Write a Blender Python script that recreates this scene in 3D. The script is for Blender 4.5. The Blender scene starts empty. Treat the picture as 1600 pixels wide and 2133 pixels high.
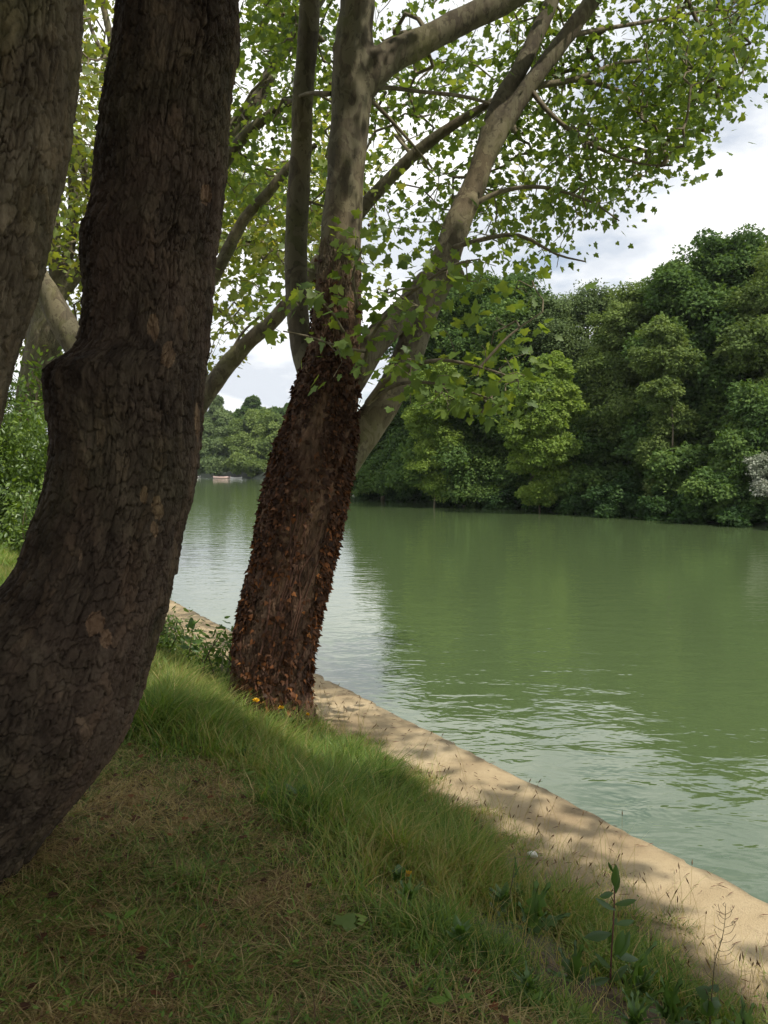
import bpy, math, random
import numpy as np
from mathutils import Vector
random.seed(7)
RNG = np.random.default_rng(11)
sc = bpy.context.scene
COL = sc.collection

# ------------------------------------------------------------------ camera
F = 1775.0; CX, CY = 800.0, 1066.5; PITCH = math.atan((1066.5 - 965.0) / F); CAMZ = 2.1
cam_d = bpy.data.cameras.new("camera"); cam = bpy.data.objects.new("camera", cam_d); COL.objects.link(cam)
cam.location = (0, 0, CAMZ); cam.rotation_euler = (math.radians(90) - PITCH, 0, 0)
cam_d.sensor_fit = 'VERTICAL'; cam_d.sensor_height = 36.0; cam_d.lens = F / 2133 * 36.0
cam_d.clip_start = 0.05; cam_d.clip_end = 3000
sc.camera = cam
sc.view_settings.view_transform = 'Standard'; sc.view_settings.look = 'None'
sc.view_settings.exposure = 0.0; sc.view_settings.gamma = 1.0
sc.render.resolution_x = 768; sc.render.resolution_y = 1024
try:
    sc.cycles.use_denoising = True
    sc.cycles.max_bounces = 6; sc.cycles.diffuse_bounces = 3; sc.cycles.glossy_bounces = 2
    sc.cycles.transmission_bounces = 4; sc.cycles.sample_clamp_indirect = 6
except Exception: pass

# ------------------------------------------------------------------ sun and sky
SUN_EL = math.radians(56); SUN_AZ = math.radians(128)      # azimuth from +Y, clockwise positive: over the river, to the right and behind
sdir = Vector((math.sin(SUN_AZ) * math.cos(SUN_EL), math.cos(SUN_AZ) * math.cos(SUN_EL), math.sin(SUN_EL)))
SD = np.array(sdir)
sl = bpy.data.lights.new("sun", 'SUN'); sl.energy = 4.9; sl.angle = math.radians(0.53); sl.color = (1.0, 0.93, 0.80)
so = bpy.data.objects.new("sun", sl); COL.objects.link(so); so.rotation_euler = sdir.to_track_quat('Z', 'Y').to_euler()
so.location = (15, -8, 30)
w = bpy.data.worlds.new("World"); sc.world = w; w.use_nodes = True
nt = w.node_tree; nt.nodes.clear()
def N(t, ty, **k):
    n = t.nodes.new(ty)
    for a, b in k.items(): setattr(n, a, b)
    return n
sky = N(nt, 'ShaderNodeTexSky'); sky.sky_type = 'NISHITA'; sky.sun_disc = False
sky.sun_elevation = SUN_EL; sky.sun_rotation = SUN_AZ
bg1 = N(nt, 'ShaderNodeBackground'); bg1.inputs[1].default_value = 0.13
nt.links.new(sky.outputs[0], bg1.inputs[0])
bg2 = N(nt, 'ShaderNodeBackground'); bg2.inputs[1].default_value = 1.0
tc = N(nt, 'ShaderNodeTexCoord'); sep = N(nt, 'ShaderNodeSeparateXYZ'); nt.links.new(tc.outputs['Generated'], sep.inputs[0])
ad = N(nt, 'ShaderNodeMath', operation='ADD'); ad.inputs[1].default_value = 0.22; nt.links.new(sep.outputs[2], ad.inputs[0])
mx = N(nt, 'ShaderNodeMath', operation='MAXIMUM'); mx.inputs[1].default_value = 0.12; nt.links.new(ad.outputs[0], mx.inputs[0])
dx = N(nt, 'ShaderNodeMath', operation='DIVIDE'); nt.links.new(sep.outputs[0], dx.inputs[0]); nt.links.new(mx.outputs[0], dx.inputs[1])
dy = N(nt, 'ShaderNodeMath', operation='DIVIDE'); nt.links.new(sep.outputs[1], dy.inputs[0]); nt.links.new(mx.outputs[0], dy.inputs[1])
cb = N(nt, 'ShaderNodeCombineXYZ'); nt.links.new(dx.outputs[0], cb.inputs[0]); nt.links.new(dy.outputs[0], cb.inputs[1]); cb.inputs[2].default_value = 3.7
n1 = N(nt, 'ShaderNodeTexNoise'); n1.inputs['Scale'].default_value = 1.5; n1.inputs['Detail'].default_value = 7; n1.inputs['Roughness'].default_value = 0.55
nt.links.new(cb.outputs[0], n1.inputs['Vector'])
r1 = N(nt, 'ShaderNodeValToRGB'); r1.color_ramp.elements[0].position = 0.30; r1.color_ramp.elements[1].position = 0.43
r1.color_ramp.elements[0].color = (0.12, 0.12, 0.12, 1)
nt.links.new(n1.outputs[0], r1.inputs[0])
n2 = N(nt, 'ShaderNodeTexNoise'); n2.inputs['Scale'].default_value = 2.3; n2.inputs['Detail'].default_value = 5
nt.links.new(cb.outputs[0], n2.inputs['Vector'])
r2 = N(nt, 'ShaderNodeValToRGB'); r2.color_ramp.elements[0].position = 0.40; r2.color_ramp.elements[1].position = 0.58
r2.color_ramp.elements[0].color = (0.82, 0.87, 0.94, 1); r2.color_ramp.elements[1].color = (1.28, 1.28, 1.26, 1)
nt.links.new(n2.outputs[0], r2.inputs[0]); nt.links.new(r2.outputs[0], bg2.inputs[0])
ms = N(nt, 'ShaderNodeMixShader'); nt.links.new(r1.outputs[0], ms.inputs[0]); nt.links.new(bg1.outputs[0], ms.inputs[1]); nt.links.new(bg2.outputs[0], ms.inputs[2])
wo = N(nt, 'ShaderNodeOutputWorld'); nt.links.new(ms.outputs[0], wo.inputs[0])

# ------------------------------------------------------------------ projection helpers (a pixel of the photograph plus a real distance gives a point)
cp, sp = math.cos(PITCH), math.sin(PITCH)
def at(px, py, Y):
    px, py, Y = np.broadcast_arrays(np.asarray(px, float), np.asarray(py, float), np.asarray(Y, float))
    a = (px - CX) / F; b = (CY - py) / F
    t = Y / (b * sp + cp)
    return np.stack([a * t, b * sp * t + cp * t, CAMZ + (b * cp - sp) * t], -1)
def on_level(px, py, z):
    a = (px - CX) / F; b = (CY - py) / F
    t = (z - CAMZ) / (b * cp - sp)
    return np.array([a * t, (b * sp + cp) * t, z])
def project(P):
    P = np.asarray(P, float); v = P - np.array([0, 0, CAMZ])
    f = v[..., 1] * cp - v[..., 2] * sp; u = v[..., 1] * sp + v[..., 2] * cp
    f = np.where(f > 0.05, f, 0.05)
    return CX + F * v[..., 0] / f, CY - F * u / f
def in_poly(x, y, poly):
    x = np.asarray(x); y = np.asarray(y); r = np.zeros(x.shape, bool); n = len(poly); j = n - 1
    for i in range(n):
        xi, yi = poly[i]; xj, yj = poly[j]
        c = ((yi > y) != (yj > y)) & (x < (xj - xi) * (y - yi) / (yj - yi + 1e-12) + xi)
        r ^= c; j = i
    return r
NA = np.array([.870, .492]); SA = np.array([-.492, .870])       # across the river / along the river
def n_of(x, y): return x * NA[0] + y * NA[1]
def s_of(x, y): return x * SA[0] + y * SA[1]
def xy(s, n): return s * SA[0] + n * NA[0], s * SA[1] + n * NA[1]

# ------------------------------------------------------------------ noise
def _h(ix, iy, iz, seed):
    h = (ix.astype(np.int64) * 374761393 + iy.astype(np.int64) * 668265263 + iz.astype(np.int64) * 2147483647 % 1000003 * 7919 + seed * 1442695041) & 0xffffffff
    h = ((h ^ (h >> 13)) * 1274126177) & 0xffffffff
    h = ((h ^ (h >> 16)) * 2246822519) & 0xffffffff
    return ((h ^ (h >> 15)) & 0xffffff) / float(0xffffff)
def vnoise(x, y, z=0.0, seed=0):
    x, y, z = np.broadcast_arrays(np.asarray(x, float), np.asarray(y, float), np.asarray(z, float))
    ix, iy, iz = np.floor(x), np.floor(y), np.floor(z)
    fx, fy, fz = x - ix, y - iy, z - iz
    fx = fx * fx * (3 - 2 * fx); fy = fy * fy * (3 - 2 * fy); fz = fz * fz * (3 - 2 * fz)
    r = 0
    for a in (0, 1):
        for b in (0, 1):
            for c in (0, 1):
                wgt = (fx if a else 1 - fx) * (fy if b else 1 - fy) * (fz if c else 1 - fz)
                r = r + wgt * _h(ix + a, iy + b, iz + c, seed)
    return r
def fbm(x, y, z=0.0, seed=0, oct=4):
    r = 0; a = .5; t = 0
    for k in range(oct):
        r = r + a * vnoise(x * 2 ** k, y * 2 ** k, np.asarray(z) * 2 ** k, seed + k); t += a; a *= .5
    return r / t

# ------------------------------------------------------------------ mesh helpers
def mesh_from(name, V, faces_list, attrs=None, smooth=True):
    """faces_list: list of int arrays (n, k)"""
    me = bpy.data.meshes.new(name); V = np.ascontiguousarray(V, dtype=np.float32)
    me.vertices.add(len(V)); me.vertices.foreach_set('co', V.ravel())
    idx = np.concatenate([np.asarray(f, dtype=np.int32).ravel() for f in faces_list])
    sizes = np.concatenate([np.full(len(f), f.shape[1], np.int32) for f in faces_list])
    starts = np.concatenate([[0], np.cumsum(sizes)[:-1]]).astype(np.int32)
    me.loops.add(len(idx)); me.loops.foreach_set('vertex_index', idx)
    me.polygons.add(len(sizes)); me.polygons.foreach_set('loop_start', starts)
    try: me.polygons.foreach_set('loop_total', sizes)
    except Exception: pass
    me.update(calc_edges=True)
    if smooth: me.polygons.foreach_set('use_smooth', np.ones(len(sizes), bool))
    for k, v in (attrs or {}).items():
        a = me.attributes.new(k, 'FLOAT', 'POINT'); a.data.foreach_set('value', np.asarray(v, np.float32))
    return me
def obj(name, me, mat, parent=None, **props):
    o = bpy.data.objects.new(name, me); COL.objects.link(o)
    if mat is not None: me.materials.clear(); me.materials.append(mat)
    if parent is not None:
        o.parent = parent; o.matrix_parent_inverse = parent.matrix_world.inverted()
    for k, v in props.items(): o[k] = v
    return o
def thing(name, label, cat, loc, group=None):
    o = bpy.data.objects.new(name, None); COL.objects.link(o); o.location = [float(c) for c in loc]; o.empty_display_size = .2
    o.matrix_world = __import__('mathutils').Matrix.Translation(Vector([float(c) for c in loc]))
    o['label'] = label; o['category'] = cat
    if group: o['group'] = group
    return o
class Buf:
    def __init__(s): s.V = []; s.F = []; s.n = 0; s.A = []
    def add(s, V, F, a=0.5):
        V = np.asarray(V, float); F = [np.asarray(f, int) + s.n for f in F]
        s.V.append(V); s.F += F; s.n += len(V); s.A.append(np.broadcast_to(np.asarray(a, float), (len(V),)))
    def mesh(s, name, smooth=True):
        by = {}
        for f in s.F: by.setdefault(f.shape[1], []).append(f)
        return mesh_from(name, np.concatenate(s.V), [np.concatenate(x) for x in by.values()], {'v': np.concatenate(s.A)}, smooth)

def spline(P, step):
    """Catmull-Rom through rows of P (any columns), sampled about every step metres"""
    P = np.asarray(P, float); Q = np.vstack([2 * P[0] - P[1], P, 2 * P[-1] - P[-2]]); out = []
    for i in range(1, len(Q) - 2):
        L = np.linalg.norm(Q[i + 1, :3] - Q[i, :3]); k = max(1, int(math.ceil(L / step)))
        t = (np.arange(k) / k)[:, None]
        p0, p1, p2, p3 = Q[i - 1], Q[i], Q[i + 1], Q[i + 2]
        out.append(.5 * (2 * p1 + (p2 - p0) * t + (2 * p0 - 5 * p1 + 4 * p2 - p3) * t ** 2 + (3 * p1 - p0 - 3 * p2 + p3) * t ** 3))
    out.append(P[-1:]); return np.vstack(out)
def tube(C, R, sides, cap=True):
    C = np.asarray(C, float); R = np.asarray(R, float); n = len(C)
    T = np.gradient(C, axis=0); T /= np.linalg.norm(T, axis=1)[:, None] + 1e-9
    u = np.cross(T[0], [0.3, 1, .1]); u /= np.linalg.norm(u); U = [u]
    for i in range(1, n):
        u = U[-1] - T[i] * np.dot(U[-1], T[i]); u /= np.linalg.norm(u) + 1e-9; U.append(u)
    U = np.array(U); W = np.cross(T, U); a = np.arange(sides) / sides * 2 * math.pi
    V = C[:, None] + R[:, None, None] * (np.cos(a)[None, :, None] * U[:, None] + np.sin(a)[None, :, None] * W[:, None])
    V = V.reshape(-1, 3); i = np.arange(n - 1)[:, None] * sides; j = np.arange(sides)[None]; j2 = (j + 1) % sides
    Fq = np.stack([i + j, i + j2, i + sides + j2, i + sides + j], -1).reshape(-1, 4)
    Fs = [Fq]
    if cap:
        V = np.vstack([V, C[:1], C[-1:]]); b = n * sides
        Fs.append(np.stack([np.full(sides, b), (np.arange(sides) + 1) % sides, np.arange(sides)], -1))
        o = (n - 1) * sides
        Fs.append(np.stack([np.full(sides, b + 1), o + np.arange(sides), o + (np.arange(sides) + 1) % sides], -1))
    return V, Fs

# leaf shapes: x across, y along, z lift
def fan(out, c=(0, .4), lift=.16):
    out = np.array(out, float); V = np.zeros((len(out) + 1, 3)); V[0, :2] = c; V[1:, :2] = out
    V[:, 2] = lift * (.25 - np.abs(V[:, 0]) * .9 - .5 * (V[:, 1] - .4) ** 2)
    n = len(out); F_ = np.stack([np.zeros(n, int), 1 + np.arange(n), 1 + (np.arange(n) + 1) % n], -1)
    return V, F_
half = [(.12, -.02), (.40, -.08), (.38, .14), (.60, .40), (.42, .44), (.30, .50), (.26, .72)]
PLANE = fan([(0, .06)] + half + [(0, 1.0)] + [(-x, y) for x, y in half[::-1]])
IVY = fan([(0, 0), (.3, -.05), (.42, .25), (.2, .45), (0, .9), (-.2, .45), (-.42, .25), (-.3, -.05)], (0, .3), .35)
OVAL = fan([(0, 0), (.17, .25), (.2, .5), (.1, .8), (0, 1), (-.1, .8), (-.2, .5), (-.17, .25)], (0, .5), .3)
TUFT = fan([(0, 0), (.45, .1), (.22, .35), (.5, .6), (.15, .62), (0, 1), (-.2, .6), (-.5, .5), (-.2, .3), (-.4, .05)], (0, .35), .5)
SPRAY = (np.array([(0, 0, 0), (.22, .5, .1), (0, 1, -.1), (-.22, .5, .1)], float), np.array([(0, 1, 2), (0, 2, 3)]))
def unit(v): return v / (np.linalg.norm(v, axis=-1, keepdims=True) + 1e-9)
def scatter(base, P, D, Nn, S, val):
    """copies of a leaf shape: at P, pointing along D, face normal about Nn, size S, one value each"""
    BV, BF = base; D = unit(D); X = unit(np.cross(D, Nn)); Z = np.cross(X, D)
    V = P[:, None] + S[:, None, None] * (BV[None, :, 0:1] * X[:, None] + BV[None, :, 1:2] * D[:, None] + BV[None, :, 2:3] * Z[:, None])
    n, k = len(P), len(BV)
    Fc = (BF[None] + (np.arange(n) * k)[:, None, None]).reshape(-1, BF.shape[1])
    return V.reshape(-1, 3), [Fc], np.repeat(val, k)

# ------------------------------------------------------------------ materials
def new_mat(name):
    m = bpy.data.materials.new(name); m.use_nodes = True; t = m.node_tree; t.nodes.clear()
    out = N(t, 'ShaderNodeOutputMaterial'); return m, t, out
def ramp(t, src, stops):
    r = N(t, 'ShaderNodeValToRGB'); e = r.color_ramp.elements
    while len(e) < len(stops): e.new(0.5)
    for i, (p, c) in enumerate(stops): e[i].position = p; e[i].color = (*c, 1) if len(c) == 3 else c
    t.links.new(src, r.inputs[0]); return r.outputs[0]
def noise(t, vec, scale, detail=4, rough=.5, dist=0):
    n = N(t, 'ShaderNodeTexNoise'); n.inputs['Scale'].default_value = scale; n.inputs['Detail'].default_value = detail
    n.inputs['Roughness'].default_value = rough; n.inputs['Distortion'].default_value = dist
    if vec is not None: t.links.new(vec, n.inputs['Vector'])
    return n.outputs[0]
def objco(t, scale=(1, 1, 1), rotz=0):
    g = N(t, 'ShaderNodeNewGeometry'); m = N(t, 'ShaderNodeMapping'); m.inputs['Scale'].default_value = scale; m.inputs['Rotation'].default_value = (0, 0, rotz)
    t.links.new(g.outputs['Position'], m.inputs[0]); return m.outputs[0]
def mixc(t, f, a, b, mode='MIX'):
    m = N(t, 'ShaderNodeMix', data_type='RGBA', blend_type=mode)
    for s, v in ((m.inputs[0], f), (m.inputs[6], a), (m.inputs[7], b)):
        if hasattr(v, 'is_linked') or isinstance(v, bpy.types.NodeSocket): t.links.new(v, s)
        elif isinstance(v, (int, float)): s.default_value = v
        else: s.default_value = (*v, 1)
    return m.outputs[2]
def leaf_mat(name, stops, trans=.4, tcol=(1.5, 1.35, .6), gloss=.06, rough=.45):
    gloss *= .5; m, t, out = new_mat(name)
    a = N(t, 'ShaderNodeAttribute'); a.attribute_name = 'v'
    c = ramp(t, a.outputs['Fac'], stops)
    d = N(t, 'ShaderNodeBsdfDiffuse'); t.links.new(c, d.inputs[0])
    tr = N(t, 'ShaderNodeBsdfTranslucent'); tm = mixc(t, 1.0, c, tcol, 'MULTIPLY'); t.links.new(tm, tr.inputs[0])
    x = N(t, 'ShaderNodeMixShader'); x.inputs[0].default_value = trans; t.links.new(d.outputs[0], x.inputs[1]); t.links.new(tr.outputs[0], x.inputs[2])
    g = N(t, 'ShaderNodeBsdfGlossy'); g.inputs['Roughness'].default_value = rough; g.inputs[0].default_value = (.9, .95, 1, 1)
    y = N(t, 'ShaderNodeMixShader'); y.inputs[0].default_value = gloss; t.links.new(x.outputs[0], y.inputs[1]); t.links.new(g.outputs[0], y.inputs[2])
    t.links.new(y.outputs[0], out.inputs[0]); return m
M = {}
M['plane_leaf'] = leaf_mat('plane_leaf', [(0, (.055, .10, .02)), (.5, (.10, .165, .03)), (.9, (.17, .23, .045)), (1, (.20, .12, .04))], .5, (2.0, 1.7, .8), .05, .5)
M['plane_leaf_far'] = leaf_mat('plane_leaf_far', [(0, (.08, .13, .025)), (.5, (.16, .21, .035)), (1, (.25, .26, .055))], .5, (1.9, 1.6, .7))
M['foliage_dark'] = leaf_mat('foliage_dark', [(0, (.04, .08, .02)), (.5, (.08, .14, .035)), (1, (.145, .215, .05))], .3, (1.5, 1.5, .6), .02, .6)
M['foliage_shaded'] = leaf_mat('foliage_shaded', [(0, (.018, .042, .012)), (.5, (.035, .075, .02)), (1, (.065, .12, .03))], .3, (1.5, 1.5, .6), .02, .6)  # darker leaf colour stands in for shade under the overhanging trees
M['foliage_mid'] = leaf_mat('foliage_mid', [(0, (.07, .11, .03)), (.5, (.13, .185, .05)), (1, (.21, .27, .08))], .33, (1.4, 1.4, .6), .02, .6)
M['foliage_lime'] = leaf_mat('foliage_lime', [(0, (.09, .15, .028)), (.5, (.17, .25, .045)), (1, (.27, .35, .07))], .38, (1.4, 1.4, .6), .02, .6)
M['foliage_sage'] = leaf_mat('foliage_sage', [(0, (.07, .11, .04)), (.5, (.12, .17, .065)), (1, (.18, .24, .095))], .3, (1.3, 1.3, .7), .02, .6)
M['foliage_bloom'] = leaf_mat('foliage_bloom', [(0, (.08, .11, .06)), (.45, (.18, .21, .14)), (1, (.55, .56, .48))], .3, (1.1, 1.1, .9), .05)
M['shrub'] = leaf_mat('shrub', [(0, (.05, .09, .016)), (.5, (.11, .18, .028)), (1, (.20, .28, .045))], .4, (1.5, 1.5, .6), .08)
M['grass'] = leaf_mat('grass', [(0, (.035, .075, .014)), (.38, (.14, .235, .04)), (.62, (.23, .29, .06)), (.68, (.34, .28, .11)), (.80, (.50, .39, .19)), (.90, (.26, .17, .08)), (1, (.09, .05, .03))], .38, (1.4, 1.35, .7), .04, .5)
M['weed'] = leaf_mat('weed', [(0, (.045, .085, .02)), (.5, (.08, .15, .03)), (.85, (.15, .23, .05)), (1, (.10, .035, .02))], .35, (1.5, 1.6, .6), .08)
M['ivy'] = leaf_mat('ivy', [(0, (.03, .016, .010)), (.45, (.085, .040, .020)), (.8, (.24, .09, .03)), (1, (.42, .18, .05))], .2, (1.4, 1.1, .6), .02, .6)
M['petal'] = leaf_mat('petal', [(0, (.75, .45, .02)), (1, (.9, .6, .03))], .25, (1, 1, .6), .03)

def bark_mat(name, base, dark, tint, moss=(.10, .11, .04), scale=1.0, bump=.35, mossamt=.3, patchy=False, brown=None, upper=None):
    m, t, out = new_mat(name)
    co = objco(t, (1, 1, 1)); cs = objco(t, (1, 1, .35))
    nz = noise(t, cs, 14 * scale, 6, .62, .4)
    big = noise(t, co, 2.2 * scale, 4, .55)
    fine = noise(t, cs, 90 * scale, 5, .65)
    c = ramp(t, nz, [(.32, dark), (.5, base), (.68, tint)])
    mo = ramp(t, big, [(.48, (0, 0, 0)), (.66, (mossamt,) * 3)])
    c = mixc(t, mo, c, moss)
    if brown:
        bn = noise(t, objco(t, (1, 1, .6)), 1.7, 5, .6, .5); bf = ramp(t, bn, [(.52, (0, 0, 0)), (.62, (.7,) * 3)]); c = mixc(t, bf, c, brown)
        sn = noise(t, objco(t, (1, 1, .45)), 9, 3, .5, .8); sf = ramp(t, sn, [(.69, (0, 0, 0)), (.72, (.7,) * 3)]); c = mixc(t, sf, c, tuple(min(1, q * 2.6) for q in base))
    if upper:
        gz = N(t, 'ShaderNodeNewGeometry'); sz = N(t, 'ShaderNodeSeparateXYZ'); t.links.new(gz.outputs['Position'], sz.inputs[0])
        uz = N(t, 'ShaderNodeMath', operation='MULTIPLY_ADD'); uz.inputs[1].default_value = 1.6; t.links.new(noise(t, objco(t, (1, 1, .5)), 5, 4, .6), uz.inputs[0]); t.links.new(sz.outputs[2], uz.inputs[2])
        um = N(t, 'ShaderNodeMapRange'); um.inputs[1].default_value = 4.0; um.inputs[2].default_value = 4.6; t.links.new(uz.outputs[0], um.inputs[0]); c = mixc(t, um.outputs[0], c, upper)
    if patchy:
        v = N(t, 'ShaderNodeTexNoise'); v.inputs['Scale'].default_value = 7; v.inputs['Detail'].default_value = 2; v.inputs['Distortion'].default_value = 1.2
        t.links.new(objco(t, (1, 1, .6)), v.inputs['Vector'])
        pf = ramp(t, v.outputs[0], [(.50, (0, 0, 0)), (.53, (.8,) * 3)])
        c = mixc(t, pf, c, patchy)
        v2 = noise(t, objco(t, (1.1, .9, .7)), 19, 2, .5, 1.5)
        pf2 = ramp(t, v2, [(.60, (0, 0, 0)), (.63, (.55,) * 3)])
        c = mixc(t, pf2, c, tuple(x * .45 for x in base))
    a = N(t, 'ShaderNodeAttribute'); a.attribute_name = 'v'
    c2 = mixc(t, 1.0, c, ramp(t, a.outputs['Fac'], [(0, (.72, .68, .66)), (.5, (1, 1, 1)), (.85, (1.3, 1.22, 1.12)), (1, (2.6, 2.3, 1.95))]), 'MULTIPLY')
    p = N(t, 'ShaderNodeBsdfPrincipled'); t.links.new(c2, p.inputs['Base Color']); p.inputs['Roughness'].default_value = .88
    p.inputs['Specular IOR Level'].default_value = .25
    h = N(t, 'ShaderNodeMath', operation='MULTIPLY_ADD'); h.inputs[1].default_value = .35; t.links.new(fine, h.inputs[0]); t.links.new(nz, h.inputs[2])
    b = N(t, 'ShaderNodeBump'); b.inputs['Strength'].default_value = bump; b.inputs['Distance'].default_value = .02; t.links.new(h.outputs[0], b.inputs['Height'])
    t.links.new(b.outputs[0], p.inputs['Normal']); t.links.new(p.outputs[0], out.inputs[0]); return m
M['bark_rough'] = bark_mat('bark_rough', (.054, .039, .027), (.022, .015, .010), (.10, .077, .053), mossamt=.12, bump=.9, brown=(.088, .060, .043))
M['bark_grey'] = bark_mat('bark_grey', (.10, .080, .052), (.05, .038, .025), (.165, .135, .092), mossamt=.25, bump=.8)
M['bark_plane'] = bark_mat('bark_plane', (.082, .069, .045), (.052, .042, .029), (.112, .096, .065), mossamt=.5, bump=.3, patchy=(.125, .113, .072))
M['bark_brown'] = bark_mat('bark_brown', (.115, .068, .043), (.055, .032, .022), (.19, .12, .08), mossamt=.1, bump=.9, scale=1.3, upper=(.125, .10, .065))
M['bark_dim'] = bark_mat('bark_dim', (.15, .125, .085), (.08, .065, .045), (.22, .19, .13), bump=.4)

def simple(name, col, rough=.7, nscale=30, var=.25, bump=0):
    m, t, out = new_mat(name); p = N(t, 'ShaderNodeBsdfPrincipled'); p.inputs['Roughness'].default_value = rough
    nz = noise(t, objco(t), nscale, 4)
    c = ramp(t, nz, [(.3, tuple(x * (1 - var) for x in col)), (.7, tuple(min(1, x * (1 + var)) for x in col))])
    t.links.new(c, p.inputs['Base Color'])
    if bump:
        b = N(t, 'ShaderNodeBump'); b.inputs['Strength'].default_value = bump; b.inputs['Distance'].default_value = .01; t.links.new(nz, b.inputs['Height']); t.links.new(b.outputs[0], p.inputs['Normal'])
    t.links.new(p.outputs[0], out.inputs[0]); return m
M['seed'] = simple('seed_ball', (.10, .085, .035), .9, 200)
M['shell'] = simple('shell', (.78, .76, .72), .4, 60, .08)
M['hull_white'] = simple('hull_white', (.62, .60, .58), .4, 3, .1)
M['hull_pink'] = simple('hull_pink', (.50, .36, .33), .5, 3, .1)
M['dry'] = simple('dry_leaf', (.11, .05, .03), .8, 40)
M['stem'] = simple('stem', (.085, .07, .03), .7, 40)
M['stem_red'] = simple('stem_red', (.10, .035, .03), .7, 30)

# ------------------------------------------------------------------ ground height
def near_h(s, n):
    h = .46 * (1 - np.clip((n - 1.55) / 1.25, 0, 1) ** 1.0 * 1.0)
    e = np.clip((n - 1.3) / 1.55, 0, 1); h = .46 * (1 - e * e * (3 - 2 * e)) - .02
    h = h + (fbm(s * .8, n * .8, 0, 3) - .5) * .10 * np.clip((2.9 - n) / 1.2, 0, 1) + (fbm(s * 5, n * 5, 0, 5, 4) - .5) * .07 * np.clip((2.8 - n) / .5, 0, 1)
    h = h + .035 * np.clip(-n - 1, 0, 60) * 1.0
    return h
def ground_z(x, y):
    return near_h(s_of(np.asarray(x, float), np.asarray(y, float)), n_of(np.asarray(x, float), np.asarray(y, float)))
WZ = -.7
# the far waterline, traced as points on the water level
FAR = np.array([on_level(px, py, WZ)[:2] for px, py in
      [(3200, 1230), (2300, 1165), (1700, 1112), (1600, 1104), (1300, 1080), (1050, 1060), (860, 1046), (735, 1032), (640, 1018), (560, 1004), (500, 995), (420, 993), (300, 992)]])
FAR_SN = np.stack([s_of(FAR[:, 0], FAR[:, 1]), n_of(FAR[:, 0], FAR[:, 1])], -1)
o_ = np.argsort(FAR_SN[:, 0]); FAR_SN = FAR_SN[o_]
def far_n(s): return np.interp(s, FAR_SN[:, 0], FAR_SN[:, 1])

m, t, out = new_mat('ground_soil')
co = objco(t); nb = noise(t, co, 1.6, 5, .6); nf = noise(t, co, 22, 5, .6); nv = noise(t, co, 70, 3)
c = ramp(t, nf, [(.3, (.022, .014, .008)), (.5, (.075, .048, .024)), (.72, (.15, .105, .05))])
c = mixc(t, ramp(t, nb, [(.45, (0, 0, 0)), (.62, (.7,) * 3)]), c, (.06, .085, .025))
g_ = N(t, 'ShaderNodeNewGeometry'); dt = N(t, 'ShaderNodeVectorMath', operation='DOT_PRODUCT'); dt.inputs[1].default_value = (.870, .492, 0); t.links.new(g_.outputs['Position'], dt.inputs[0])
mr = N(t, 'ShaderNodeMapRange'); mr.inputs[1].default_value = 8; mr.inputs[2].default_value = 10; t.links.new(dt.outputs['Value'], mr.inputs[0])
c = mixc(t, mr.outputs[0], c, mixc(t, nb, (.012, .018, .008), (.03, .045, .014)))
p = N(t, 'ShaderNodeBsdfPrincipled'); p.inputs['Roughness'].default_value = .95; t.links.new(c, p.inputs['Base Color'])
b = N(t, 'ShaderNodeBump'); b.inputs['Strength'].default_value = .8; b.inputs['Distance'].default_value = .03; t.links.new(nf, b.inputs['Height']); t.links.new(b.outputs[0], p.inputs['Normal'])
t.links.new(p.outputs[0], out.inputs[0]); M['soil'] = m

def grid_mesh(name, S, Nn, zf):
    s, n = np.meshgrid(S, Nn, indexing='ij'); x, y = xy(s, n); z = zf(s, n)
    V = np.stack([x, y, z], -1).reshape(-1, 3); a, b = len(S), len(Nn)
    i = np.arange(a - 1)[:, None] * b; j = np.arange(b - 1)[None]
    return mesh_from(name, V, [np.stack([i + j, i + j + 1, i + b + j + 1, i + b + j], -1).reshape(-1, 4)])
Sg = np.unique(np.concatenate([np.linspace(-900, -20, 30), np.arange(-20, -2, .5), np.arange(-2, 12, .06), np.arange(12, 40, .5), np.linspace(40, 900, 120)]))
Ng = np.unique(np.concatenate([-np.geomspace(12, 900, 25), np.arange(-12, -2, .4), np.arange(-2, 3.1, .05), [3.12, 3.14, 3.4, 6], np.arange(8, 300, 3.0), np.geomspace(300, 1200, 20)]))
def zf(s, n):
    z = near_h(s, np.minimum(n, 3.12))
    bed = -2.2
    fb = far_n(s); d = n - fb
    bank = np.clip(WZ - .5 + d * .45, -2.2, .9) + np.clip(d - 6, 0, 400) * .02
    return np.where(n <= 3.13, z, np.where(d > -4, bank, bed))
obj('ground', grid_mesh('ground', Sg, Ng, zf), M['soil'], kind='structure')

# path: worn sandy concrete kerb along the water
m, t, out = new_mat('path_sand')
co = objco(t); nb = noise(t, co, 1.3, 5, .6, .3); nf = noise(t, co, 17, 8, .74, .3); ng = noise(t, co, 120, 3, .7)
c = ramp(t, nb, [(.3, (.29, .215, .125)), (.52, (.41, .32, .195)), (.7, (.50, .405, .265))])
c = mixc(t, ramp(t, nf, [(.54, (0, 0, 0)), (.70, (.65,) * 3)]), c, (.22, .16, .095))
c = mixc(t, ramp(t, ng, [(.60, (0, 0, 0)), (.72, (.5,) * 3)]), c, (.16, .11, .07))
g = N(t, 'ShaderNodeNewGeometry'); sx = N(t, 'ShaderNodeSeparateXYZ'); t.links.new(g.outputs['Position'], sx.inputs[0])
dn = N(t, 'ShaderNodeVectorMath', operation='DOT_PRODUCT'); dn.inputs[1].default_value = (.870, .492, 0); t.links.new(g.outputs['Position'], dn.inputs[0])
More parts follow.
